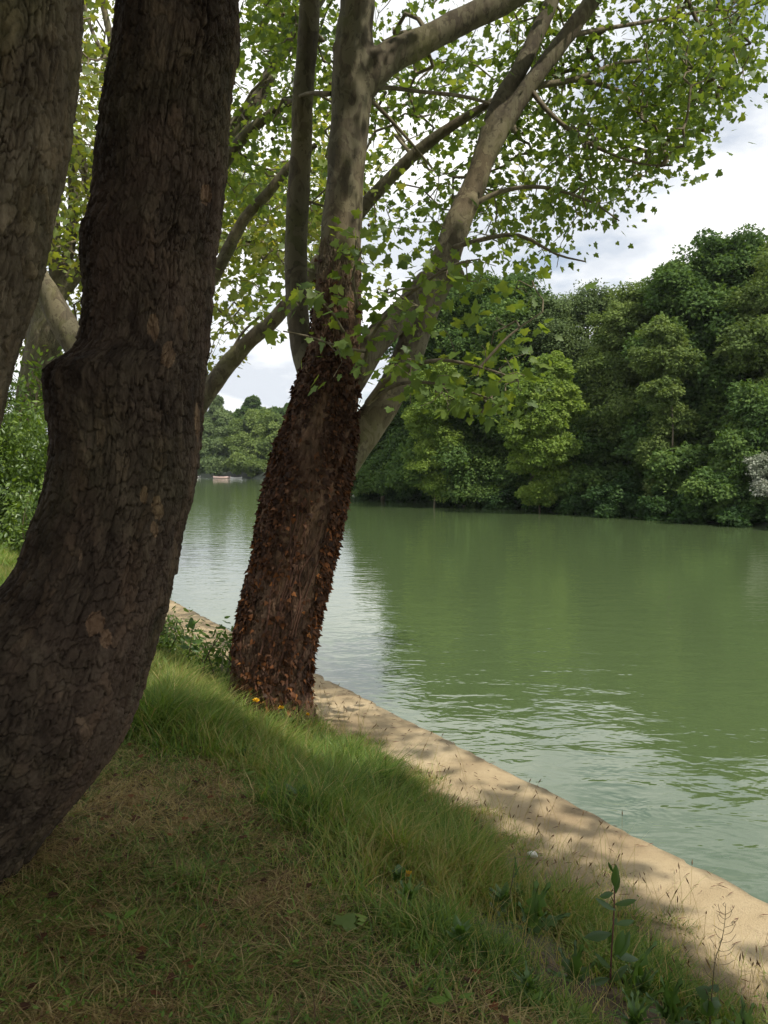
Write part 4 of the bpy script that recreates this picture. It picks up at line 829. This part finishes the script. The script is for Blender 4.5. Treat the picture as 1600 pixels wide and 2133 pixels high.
def sample_ground(n, yr, seed, power=1.0, nmax=2.98, px=(-150, 1750)):
    rg = np.random.default_rng(seed); out_ = []; tot = 0
    while tot < n:
        Y = yr[0] + (yr[1] - yr[0]) * rg.random(n) ** power; p_ = rg.uniform(px[0], px[1], n); X = (p_ - CX) / F * Y
        nn = n_of(X, Y); ok = nn < nmax + (fbm(X * 2.5, Y * 2.5, 0, 66, 4) - .5) * .55; q = np.stack([X[ok], Y[ok]], -1); out_.append(q); tot += len(q)
    return np.concatenate(out_)[:n]
B = Buf(); rg = np.random.default_rng(77)
OPEN = [(*at(px_, 1900, Y_)[:2] - np.array([0, .12]), r_) for px_, Y_, r_ in ((1275, 3.0, .30), (1318, 2.95, .28), (1058, 3.5, .24), (1108, 3.4, .26), (1394, 2.8, .28), (1480, 2.85, .3), (1197, 3.0, .22), (850, 3.45, .20), (533, 6.2, .3), (590, 6.1, .3))] + [(*on_level(1109, 1778, .03)[:2] - np.array([.05, .2]), .32)]
def add_grass(P, kind, seed):
    rg = np.random.default_rng(seed); x, y = P[:, 0], P[:, 1]; n = len(x); nn = n_of(x, y); tb = nn > tall_bound(x, y)
    clump = fbm(x * 5, y * 5, 0, 12, 3); big = fbm(x * 1.4, y * 1.4, 0, 13, 3)
    if kind == 'tall':
        k = tb; x, y, clump, big, nn = x[k], y[k], clump[k], big[k], nn[k]; n = len(x)
        edgef = np.clip((nn - tall_bound(x, y)) / .35, .25, 1); er = np.clip((3.05 - nn) / .5, .25, 1)
        h = (.07 + .26 * clump ** 1.3 + .10 * rg.random(n)) * edgef * er * np.where(y < 3.7, .72, 1) * np.clip((y - 1.0) / 2.6, .5, 1) * np.where((y > 7.2) & (nn > 1.6), .5, 1) * (.55 + .9 * fbm(x * 9, y * 9, 0, 18, 2)); lean = .35 + .75 * rg.random(n)
        for cxp, cyp, rad_ in OPEN: h = h * np.where(np.hypot(x - cxp, y - cyp) < rad_ * (.7 + .6 * rg.random(n)), .32, 1)
        val = np.clip(-.10 + .62 * big + .45 * rg.random(n), 0, .66); st = rg.random(n) < .07 + .22 * (nn > 2.6); val[st] = rg.uniform(.62, .85, st.sum())
        B.add(*blades(x, y, h, .0016 + .0030 * rg.random(n) ** 2 + .00025 * y, lean, val, seed))
    elif kind == 'short':
        k = ~tb; x, y, clump, big = x[k], y[k], clump[k], big[k]; n = len(x)
        tf = rg.integers(0, max(1, n // 14), n); tf[:n // 3] = np.arange(n // 3); ok_ = np.arange(n) >= n // 3; tx, ty = x[tf], y[tf]; x = np.where(ok_, tx + rg.normal(0, .012, n), x); y = np.where(ok_, ty + rg.normal(0, .012, n), y)
        h = .02 + .085 * clump * rg.random(n) ** 1.5 + .02 * rg.random(n); lean = .4 + 1.9 * rg.random(n)
        green = fbm(x * 2.6, y * 2.6, 0, 14, 4) > .43 + .40 * (vnoise(tx * 60, ty * 60, 0, 15) - .5)
        patch = fbm(x * 4, y * 4, 0, 16, 4); val = np.where(green, .62 * rg.random(n) ** .8, np.clip(.62 + .38 * np.abs(patch * 1.6 - .3 + .5 * (rg.random(n) - .5)), .62, 1)); keep_ = rg.random(n) < np.clip((patch - .30) * 5, .25, 1); x, y, val, lean, tx, ty = x[keep_], y[keep_], val[keep_], lean[keep_], tx[keep_], ty[keep_]; green = green[keep_]; h = h[keep_]; n = len(x); h = np.where(green, h * 1.25, h)
        B.add(*blades(x, y, h, .0016 + .0034 * rg.random(n) ** 2, lean, val, seed))
    else:   # thatch lying flat
        k = ~tb; x, y = x[k], y[k]; n = len(x)
        V, Fs, v_ = blades(x, y, .03 + .07 * rg.random(n) ** 2, .0012 + .0016 * rg.random(n), rg.uniform(1.5, 3.4, n), rg.uniform(.64, 1, n), seed, zoff=.02, seg=2); B.add(V, Fs, v_)
add_grass(sample_ground(95000, (2.1, 6.0), 1), 'tall', 1)
add_grass(sample_ground(60000, (5, 9.5), 2), 'tall', 2)
add_grass(sample_ground(60000, (8, 26), 3, px=(-250, 620)), 'tall', 3)
add_grass(sample_ground(170000, (2.1, 6.2), 4, 1.15), 'short', 4)
add_grass(sample_ground(60000, (2.1, 5.8), 5, 1.1), 'thatch', 5)
# small broad leaves among the grass
def herb(P, size, seed, spread):
    rg = np.random.default_rng(seed); x, y = P[:, 0], P[:, 1]; k = fbm(x * 2.2, y * 2.2, 0, 81, 3) > .5; P = P[k]; n = len(P); m_ = 7
    kk = np.repeat(np.arange(n), m_); a = rg.uniform(0, 6.28, n * m_); q = P[kk] + np.stack([np.cos(a), np.sin(a)], -1) * (spread * rg.random((n * m_, 1)))
    z = ground_z(q[:, 0], q[:, 1]) + .01 + .035 * rg.random(n * m_); D = np.stack([np.cos(a), np.sin(a), rg.uniform(-.1, .7, n * m_)], -1); Nn = np.array([0, 0, 1.0]) + rg.normal(0, .35, (n * m_, 3))
    B.add(*scatter(OVAL, np.column_stack([q, z]), D, Nn, size * rg.uniform(.5, 1.3, n * m_), np.clip(.1 + .35 * rg.random(n)[kk] + .15 * rg.random(n * m_), 0, .6)))
herb(sample_ground(1300, (2.1, 5.5), 21), .020, 21, .04); herb(sample_ground(90, (2.1, 6.5), 22), .05, 22, .035)
# pale flowering grass stalks rising over the long grass
Pst = sample_ground(9000, (2.4, 9.0), 23); Pst = Pst[n_of(Pst[:, 0], Pst[:, 1]) > tall_bound(Pst[:, 0], Pst[:, 1]) + .1]; ns_ = len(Pst); rg = np.random.default_rng(23)
V, Fs, v_ = blades(Pst[:, 0], Pst[:, 1], rg.uniform(.16, .38, ns_) * np.clip((Pst[:, 1] - 1.2) / 3, .4, 1), np.full(ns_, .0014), rg.uniform(.2, 1.1, ns_), rg.uniform(.56, .78, ns_), 23); B.add(V, Fs, v_)
obj('grass', B.mesh('grass', False), M['grass'], kind='stuff', label='mown brown thatch with a band of long green grass along the path')

# seed heads of wild barley along the path's edge
def barley(n, seed):
    rg = np.random.default_rng(seed); B = Buf(); P = sample_ground(n * 6, (2.6, 8.5), seed, nmax=3.15); nn = n_of(P[:, 0], P[:, 1]); P = P[nn > 2.35][:n]; x, y = P[:, 0], P[:, 1]; n = len(x)
    h = rg.uniform(.10, .27, n); a = rg.uniform(0, 6.28, n); z = ground_z(x, y); tip = np.stack([x + np.cos(a) * h * .35, y + np.sin(a) * h * .35, z + h], -1)
    for i in range(n):
        b0 = np.array([x[i], y[i], z[i] - .01]); q = np.array([b0, (b0 + tip[i]) / 2 + [0, 0, .03], tip[i]]); V, Fs = tube(spline(q, .06), np.full(len(spline(q, .06)), .0009), 3, False); B.add(V, Fs, .75)
        d = unit(tip[i] - q[1]) + np.array([0, 0, -.3]); V, Fs = tube(np.array([tip[i], tip[i] + d * .018, tip[i] + d * .038]), np.array([.0015, .0032, .0008]), 4); B.add(V, Fs, .95)
    return B
obj('wild_barley', barley(230, 91).mesh('wild_barley', False), M['grass'], kind='stuff', label='fine seed heads of wild barley fringing the path')

# ------------------------------------------------------------------ weeds
def jagged(n=9, w_=.17, jag=.55):
    out_ = []
    for i in range(n + 1):
        t_ = i / n; ww = w_ * math.sin(min(1, t_ * 1.15 + .12) * math.pi * .93) ** .8 * (1 if i % 2 else 1 - jag); out_.append((ww, t_ if i < n else .96))
    return fan([(0, 0)] + out_ + [(0, 1.05)] + [(-x, y) for x, y in out_[::-1]], (0, .5), .5)
JAG = jagged(); LANCE = fan([(0, 0), (.07, .12), (.17, .35), (.19, .6), (.1, .85), (0, 1), (-.1, .85), (-.19, .6), (-.17, .35), (-.07, .12)], (0, .5), .6)
HEART = fan([(0, .1), (.2, -.05), (.45, .05), (.5, .3), (.42, .55), (.25, .75), (0, .95), (-.25, .75), (-.42, .55), (-.5, .3), (-.45, .05), (-.2, -.05)], (0, .35), .3)
def leafy_plant(name, label, Y, stem_px, leaves, shape, val=.3, stem_mat='stem', r=.0035, cat='weed', group=None):
    """stem_px: list of px,py; leaves: (px,py base, px,py tip, width factor)"""
    S_ = np.array([at(a, b, Y) for a, b in stem_px]); base = S_[0].copy(); T = thing(name, label, cat, base, group)
    q = spline(S_, .02); V, Fs = tube(q, np.linspace(r, r * .5, len(q)), 7); B = Buf(); B.add(V, Fs); obj('stem', B.mesh('stem'), M[stem_mat], T)
    rg = np.random.default_rng(int(stem_px[0][0]))
    for (a, b, c, d_, wf) in leaves:
        p0 = at(a, b, Y); p1 = at(c, d_, Y + rg.uniform(-.04, .04)); D = p1 - p0; Ln = np.linalg.norm(D); shp = (shape[0] * np.array([wf, 1, 1]), shape[1])
        view = unit(np.array([0, 0, CAMZ]) - p0); Nn = unit(view * .6 + np.array([0, 0, 1.0]) + rg.normal(0, .25, 3))
        V, Fs, vl = scatter(shp, p0[None], D[None], Nn[None], np.array([Ln]), np.array([val + rg.uniform(-.1, .25)]))
        obj('leaf', mesh_from('leaf', V, Fs, {'v': vl}), M['weed'], T)
    return T
leafy_plant('sow_thistle', 'tall dark weed with a red stem and a tight bud spike, against the sunlit path', 3.0,
    [(1270, 2080), (1274, 1985), (1279, 1900), (1281, 1800)],
    [(1281, 1862, 1249, 1868, 1.1), (1281, 1900, 1238, 1872, 1.0), (1281, 1888, 1328, 1876, 1.0), (1282, 1930, 1322, 1918, 1.3), (1275, 1948, 1216, 1955, 1.1), (1281, 1845, 1285, 1812, 1.0), (1279, 1850, 1281, 1798, .8), (1277, 1825, 1266, 1796, .5), (1283, 1860, 1288, 1815, .7), (1277, 1845, 1275, 1820, .9),
     (1284, 1990, 1300, 1936, .9), (1290, 2000, 1314, 1938, .8), (1279, 1930, 1284, 1912, 1.2), (1276, 1935, 1270, 1965, .9), (1268, 2020, 1235, 1985, .9), (1272, 2050, 1310, 2010, .9), (1275, 1990, 1330, 2000, .9), (1270, 2040, 1225, 2050, .9)], LANCE, .1, 'stem_red', .004)
leafy_plant('sow_thistle', 'jagged-leaved green weed just right of the tall budding one', 2.95, [(1315, 2140), (1318, 2060), (1320, 2020)],
    [(1318, 2050, 1368, 1964, 1.3), (1318, 2060, 1345, 1990, 1.4), (1316, 2090, 1330, 2010, 1.5), (1316, 2100, 1300, 2030, 1.2), (1320, 2110, 1385, 2060, 1.2), (1314, 2120, 1260, 2080, 1.2), (1318, 2120, 1400, 2110, 1.1)], JAG, .45)
leafy_plant('sow_thistle', 'leafy weed cluster with a bare dark shoot, left of the tall budding one', 3.5, [(1050, 1960), (1058, 1890), (1068, 1830), (1075, 1785)],
    [(1075, 1815, 1072, 1784, .7), (1070, 1830, 1083, 1805, .6), (1052, 1900, 1020, 1850, 1.2), (1055, 1930, 1000, 1900, 1.2), (1050, 1940, 1020, 1880, 1.3), (1050, 1950, 985, 1950, 1.2), (1056, 1930, 1075, 1880, 1.2)], JAG, .25)
leafy_plant('sow_thistle', 'broad jagged weed between the bare dark shoot and the tall budding one', 3.4, [(1105, 1975), (1110, 1900), (1116, 1850)],
    [(1108, 1930, 1118, 1836, 1.3), (1110, 1920, 1146, 1840, 1.3), (1108, 1940, 1186, 1905, 1.2), (1106, 1950, 1080, 1880, 1.3), (1106, 1960, 1060, 1920, 1.2), (1108, 1955, 1140, 1900, 1.2)], JAG, .35)
leafy_plant('sow_thistle', 'spiky clump of toothed leaves at the bottom right corner', 2.75, [(1545, 2160), (1547, 2120)],
    [(1545, 2150, 1522, 2095, 1.2), (1547, 2150, 1550, 2088, 1.3), (1549, 2150, 1570, 2090, 1.2), (1543, 2150, 1508, 2120, 1.2), (1550, 2150, 1545, 2075, .8), (1540, 2155, 1510, 2140, 1)], JAG, .5)
leafy_plant('sow_thistle', 'single toothed leaf tip poking in at the right edge of the photo', 2.7, [(1612, 2160), (1606, 2110)], [(1608, 2140, 1596, 2068, 1.0), (1612, 2150, 1630, 2090, 1.2), (1610, 2150, 1585, 2125, 1)], JAG, .3)
leafy_plant('sow_thistle', 'jagged leaf clump low in the grass between the jagged weed and the wiry seed stalk', 2.8, [(1392, 2150), (1394, 2090)],
    [(1392, 2120, 1420, 2040, 1.3), (1394, 2125, 1375, 2035, 1.3), (1390, 2130, 1345, 2070, 1.3), (1396, 2130, 1440, 2090, 1.3), (1392, 2110, 1398, 2030, 1.0), (1398, 2140, 1460, 2130, 1.2)], JAG, .2)
leafy_plant('sow_thistle', 'dark jagged weed in the matted grass left of the tall red-stemmed one', 3.0, [(1195, 2080), (1197, 2010)],
    [(1195, 2040, 1165, 1975, 1.3), (1196, 2040, 1215, 1968, 1.2), (1196, 2050, 1240, 2005, 1.3), (1194, 2055, 1140, 2020, 1.3), (1196, 2030, 1198, 1960, 1.0)], JAG, .15)
leafy_plant('broad_leaved_weed', 'round-leaved weed at the foot of the wiry seed stalk', 2.85, [(1480, 2150), (1478, 2090), (1470, 2060)],
    [(1478, 2070, 1447, 2058, 1.0), (1480, 2082, 1492, 2120, 1.1), (1478, 2080, 1460, 2112, 1.2), (1480, 2085, 1505, 2095, 1.0), (1484, 2062, 1496, 2050, 1)], HEART, .05)
leafy_plant('dock_weed', 'pale leafy weed in the shade at the foot of the dark trunk', 3.1, [(60, 2010), (75, 1960), (92, 1900)],
    [(92, 1925, 98, 1868, 1.3), (88, 1950, 60, 1890, 1.3), (80, 1965, 120, 1945, 1.2), (70, 1985, 30, 1930, 1.3), (75, 1990, 118, 1985, 1.2), (66, 1995, 20, 1990, 1.2), (70, 1990, 40, 1895, 1.0)], LANCE, .35)
leafy_plant('elder_seedling', 'small seedling with pointed leaves against the sunny path, left of the ivy-clad tree', 8.2, [(392, 1370), (398, 1340), (402, 1305)],
    [(402, 1312, 396, 1287, 1.6), (402, 1308, 418, 1289, 1.6), (402, 1308, 386, 1302, 1.6), (401, 1318, 420, 1312, 1.6), (399, 1332, 378, 1326, 1.6), (398, 1340, 424, 1334, 1.6), (396, 1350, 372, 1346, 1.6), (396, 1352, 420, 1356, 1.6)], LANCE, .3, r=.005)
leafy_plant('dock_weed', 'big dark leaf clump in the long grass above the dandelion', 4.0, [(620, 1720), (622, 1690), (625, 1660)],
    [(622, 1690, 590, 1630, 1.4), (624, 1690, 640, 1632, 1.4), (622, 1700, 665, 1670, 1.2), (620, 1705, 575, 1680, 1.2)], LANCE, .15)
# small jagged weeds scattered through the long grass: three kinds, copied
def small_weed(seed, n, shape, size, label):
    rg = np.random.default_rng(seed); T = thing('low_weed', label, 'weed', (0, 0, 0), 'low weeds in the long grass by the path')
    for k in range(n):
        a = k * 2.4 + rg.uniform(-.4, .4); el = rg.uniform(.5, 1.25); D = np.array([math.cos(a) * math.cos(el), math.sin(a) * math.cos(el), math.sin(el)]); Nn = np.array([-math.cos(a) * math.sin(el), -math.sin(a) * math.sin(el), math.cos(el)])
        V, Fs, v_ = scatter(shape, np.array([[0, 0, .01 + .04 * rg.random()]]), D[None], Nn[None], np.array([size * rg.uniform(.6, 1.1)]), np.array([rg.uniform(.2, .75)])); obj('leaf', mesh_from('leaf', V, Fs, {'v': v_}), M['weed'], T)
    return T
LW = 'low leafy weed tuft in the long grass beside the sandy path'
protos = [small_weed(1, 16, JAG, .105, LW), small_weed(2, 15, LANCE, .085, LW), small_weed(3, 18, HEART, .045, LW)]
rg = np.random.default_rng(12); cand = sample_ground(900, (2.5, 7.0), 29); nn_ = n_of(cand[:, 0], cand[:, 1]); cand = cand[(nn_ > 1.6) & (nn_ < 2.62)][:34]
for k, (x, y) in enumerate(cand):
    pr = protos[k % 3]; T = pr if k < 3 else pr.copy()
    if k >= 3:
        COL.objects.link(T)
        for ch in list(pr.children):
            c_ = ch.copy(); COL.objects.link(c_); c_.parent = T
    T.location = (x, y, float(ground_z(x, y)) + .03); T.rotation_euler = (0, 0, rg.uniform(0, 6.28)); sc_q = rg.uniform(.55, 1.05) ; T.scale = (sc_q,) * 3
# leaf litter on the mown ground
rg = np.random.default_rng(14); cand = sample_ground(260, (2.2, 6.0), 31, nmax=1.9); zc = ground_z(cand[:, 0], cand[:, 1]) + .035; n_ = len(cand); a = rg.uniform(0, 6.28, n_)
V, Fs, v_ = scatter(PLANE, np.column_stack([cand, zc]), np.stack([np.cos(a), np.sin(a), rg.normal(0, .2, n_)], -1), np.array([0, 0, 1.0]) + rg.normal(0, .3, (n_, 3)), rg.uniform(.015, .04, n_), rg.uniform(.1, .62, n_))
obj('leaf_litter', mesh_from('leaf_litter', V, Fs, {'v': v_}), M['ivy'], kind='stuff', label='small dead brown leaves scattered on the mown ground')
# wiry seed stalk
T = thing('hedge_mustard', 'thin wiry seed stalk with upturned pods against the sand, bottom right', 'weed', at(1478, 2130, 2.85)); Yq = 2.85; B = Buf()
main = [(1478, 2135), (1484, 2060), (1490, 2000), (1503, 1960), (1510, 1920), (1512, 1882)]
q = spline(np.array([at(a, b, Yq) for a, b in main]), .015); V, Fs = tube(q, np.linspace(.0022, .0008, len(q)), 5); B.add(V, Fs); obj('stem', B.mesh('stem'), M['stem'], T)
pods = [(1512, 1890, 1506, 1884, 1510, 1880), (1511, 1905, 1500, 1898, 1496, 1883), (1511, 1905, 1523, 1898, 1531, 1886), (1511, 1915, 1502, 1910, 1497, 1898), (1511, 1915, 1521, 1908, 1524, 1896), (1510, 1925, 1500, 1920, 1494, 1906), (1510, 1932, 1526, 1926, 1537, 1915), (1509, 1940, 1496, 1934, 1485, 1926), (1508, 1948, 1523, 1942, 1532, 1925), (1507, 1958, 1495, 1950, 1488, 1936), (1505, 1964, 1522, 1960, 1533, 1946), (1502, 1982, 1492, 1974, 1480, 1955), (1502, 1982, 1519, 1979, 1532, 1966), (1500, 1992, 1514, 1990, 1524, 1983), (1498, 2000, 1491, 1992, 1487, 1982), (1497, 2010, 1515, 2008, 1530, 2000), (1493, 2012, 1489, 2000, 1487, 1986), (1488, 2040, 1476, 2032, 1466, 2014), (1484, 2070, 1500, 2062, 1519, 2050), (1486, 2066, 1502, 2045, 1512, 2038), (1484, 2072, 1472, 2066, 1467, 2058)]
for a, b, c, d_, e_, f_ in pods:
    B = Buf(); q = spline(np.array([at(a, b, Yq), at(c, d_, Yq + .01), at(e_, f_, Yq + .02)]), .008); V, Fs = tube(q, np.full(len(q), .0009), 4); B.add(V, Fs); obj('seed_pod', B.mesh('seed_pod'), M['stem'], T)
# dandelions
def dandelion(px, py, Y, label, s=1.0):
    base = at(px, py, Y); gz = float(ground_z(base[0], base[1])); T = thing('dandelion', label, 'flower', (base[0], base[1], gz), 'yellow dandelion flowers in the grass')
    B = Buf(); V, Fs = tube(np.array([[base[0], base[1], gz], (base + [base[0], base[1], gz]) / 2 + [.006, 0, 0], base]), np.array([.0022, .002, .002]) * s, 5); B.add(V, Fs); obj('stem', B.mesh('stem'), M['stem'], T)
    rg = np.random.default_rng(int(px)); n = 60; a = rg.uniform(0, 6.28, n); el = rg.uniform(.1, 1.2, n); D = np.stack([np.cos(a) * np.cos(el), np.sin(a) * np.cos(el), np.sin(el)], -1)
    V, Fs, v_ = scatter(OVAL, np.repeat(base[None], n, 0), D, np.repeat(np.array([[0, 0, 1.0]]), n, 0) + rg.normal(0, .2, (n, 3)), .021 * s * (.8 + .3 * rg.random(n)), rg.random(n)); obj('flower_head', mesh_from('flower_head', V, Fs, {'v': v_}), M['petal'], T)
dandelion(850, 1824, 3.5, 'yellow dandelion alone in the long grass near the middle of the bank', 1.15)
dandelion(533, 1462, 6.3, 'yellow dandelion in the grass left of the ivy-clad trunk\'s foot', 1.6)
dandelion(586, 1476, 6.2, 'yellow dandelion right in front of the ivy-clad trunk', 1.3)
dandelion(641, 1490, 6.3, 'small yellow dandelion at the right foot of the ivy-clad trunk', 1.0)
# shell-like pebble, fallen leaf, dry bits
def pebble(name, label, P, r, mat, seed, cat):
    rg = np.random.default_rng(seed); n1_, n2_ = 20, 12; V = []
    for i in range(n2_ + 1):
        for j in range(n1_):
            a = math.pi * i / n2_; b = j * 2 * math.pi / n1_; d = np.array([math.sin(a) * math.cos(b), math.sin(a) * math.sin(b), math.cos(a)])
            k = 1 + .25 * (float(fbm(d[0] * 1.5 + seed, d[1] * 1.5, d[2] * 1.5, seed)) - .5) * 2 - (.35 if (d[2] > .2 and abs(d[1]) < .25) else 0); V.append(d * np.array(r) * k)
    Fq = np.array([[i * n1_ + j, i * n1_ + (j + 1) % n1_, (i + 1) * n1_ + (j + 1) % n1_, (i + 1) * n1_ + j] for i in range(n2_) for j in range(n1_)])
    V = np.array(V); V = V @ np.array([[.8, -.6, 0], [.6, .8, 0], [0, 0, 1]]); o = obj(name, mesh_from(name, V + np.array(P), [Fq]), mat); o['label'] = label; o['category'] = cat; return o
p_ = on_level(1109, 1778, .03); pebble('shell', 'small white shell lying on the sandy path', (p_[0], p_[1], .026), (.030, .017, .016), M['shell'], 3, 'shell')
p_ = on_level(1529, 1917, .02)
V, Fs, v_ = scatter(OVAL, np.array([[p_[0], p_[1], .022]]), np.array([[.9, .3, .15]]), np.array([[0, .2, 1.0]]), np.array([.03]), np.array([.2])); o = obj('dry_leaf', mesh_from('dry_leaf', V, Fs, {'v': v_}), M['dry']); o['label'] = 'curled dark dry leaf on the sandy path near the water'; o['category'] = 'leaf'
p_ = at(712, 2014, 2.95); p_[2] = float(ground_z(p_[0], p_[1])) + .05
V, Fs, v_ = scatter(PLANE, p_[None] - np.array([.0, .03, 0]), np.array([[.5, .8, .1]]), np.array([[0.1, -.35, 1.0]]), np.array([.085]), np.array([.62])); o = obj('fallen_leaf', mesh_from('fallen_leaf', V, Fs, {'v': v_}), M['plane_leaf']); o['label'] = 'fallen green plane leaf lying on the mown grass'; o['category'] = 'leaf'
# litter of twigs and clods
rg = np.random.default_rng(3); B = Buf()
for _ in range(420):
    nq = rg.uniform(2.85, 3.52); s_ = rg.uniform(1.5, 11); x, y = xy(s_, nq); a = rg.uniform(0, 3.14); l_ = rg.uniform(.006, .03)
    c = np.array([x, y, .018 + float(fbm(s_ * 3, nq * 3, 0, 31) - .5) * .028 ]); d = np.array([math.cos(a), math.sin(a), 0]) * l_
    V, Fs = tube(np.array([c - d, c + [0, 0, .002], c + d]), np.array([.0008, .0022, .0008]), 4); B.add(V, Fs)
obj('debris', B.mesh('debris'), M['dry'], kind='stuff', label='tiny twigs and husks scattered on the sandy path')
# boats at the far bend
def boat(px, py, Y, ln, ht, mat, label):
    c = on_level(px, py, WZ); c = at(px, py, Y); c[2] = WZ; T = thing('moored_boat', label, 'boat', c); B = Buf(); n = 14; V = []
    for i in range(n + 1):
        t_ = i / n * 2 - 1; w_ = .7 * (1 - abs(t_) ** 2.6) + .02; sh = ht * (1 + .35 * t_ * t_)
        V += [(c[0] + t_ * ln / 2, c[1] - w_, c[2] + sh), (c[0] + t_ * ln / 2 * .9, c[1] - w_ * .5, c[2] - .15), (c[0] + t_ * ln / 2 * .9, c[1] + w_ * .5, c[2] - .15), (c[0] + t_ * ln / 2, c[1] + w_, c[2] + sh), (c[0] + t_ * ln / 2, c[1], c[2] + sh * .7)]
    Fq = []
    for i in range(n):
        for a_, b_ in ((0, 1), (1, 2), (2, 3), (3, 4), (4, 0)): Fq.append([i * 5 + a_, i * 5 + b_, (i + 1) * 5 + b_, (i + 1) * 5 + a_])
    B.add(V, [np.array(Fq)]); obj('hull', B.mesh('hull'), mat, T)
    B = Buf(); 
    for t_ in (-.25, .2):
        V, Fs = tube(np.array([[c[0] + t_ * ln / 2, c[1] - .6, c[2] + ht * .85], [c[0] + t_ * ln / 2, c[1] + .6, c[2] + ht * .85]]), np.array([.09, .09]), 6); o_b = Buf(); o_b.add(V, Fs); obj('bench', o_b.mesh('bench'), M['dry'], T)
boat(462, 992, 158, 3.4, .34, M['hull_pink'], 'low pinkish boat moored under the willows at the far bend')
boat(492, 993, 155, 2.2, .26, M['hull_white'], 'small whitish boat moored right of the pinkish one at the far bend')
boat(412, 981, 165, 1.2, .3, M['hull_white'], 'tiny pale boat beside the dark trunk at the far bend')

# ------------------------------------------------------------------ thin summer haze over the river
m, t, out = new_mat('haze'); pv = N(t, 'ShaderNodeVolumePrincipled'); pv.inputs['Color'].default_value = (.85, .92, 1, 1); pv.inputs['Density'].default_value = .00016; pv.inputs['Anisotropy'].default_value = .2
t.links.new(pv.outputs[0], out.inputs['Volume'])
hb = np.array([(x_, y_, z_) for x_ in (-1400, 1400) for y_ in (-1400, 1400) for z_ in (-3.4, 60)], float)
o = obj('haze', mesh_from('haze', hb, [np.array([[0, 1, 3, 2], [4, 6, 7, 5], [0, 4, 5, 1], [2, 3, 7, 6], [0, 2, 6, 4], [1, 5, 7, 3]])], smooth=False), m, kind='stuff', label='thin pale haze softening the far river bend')
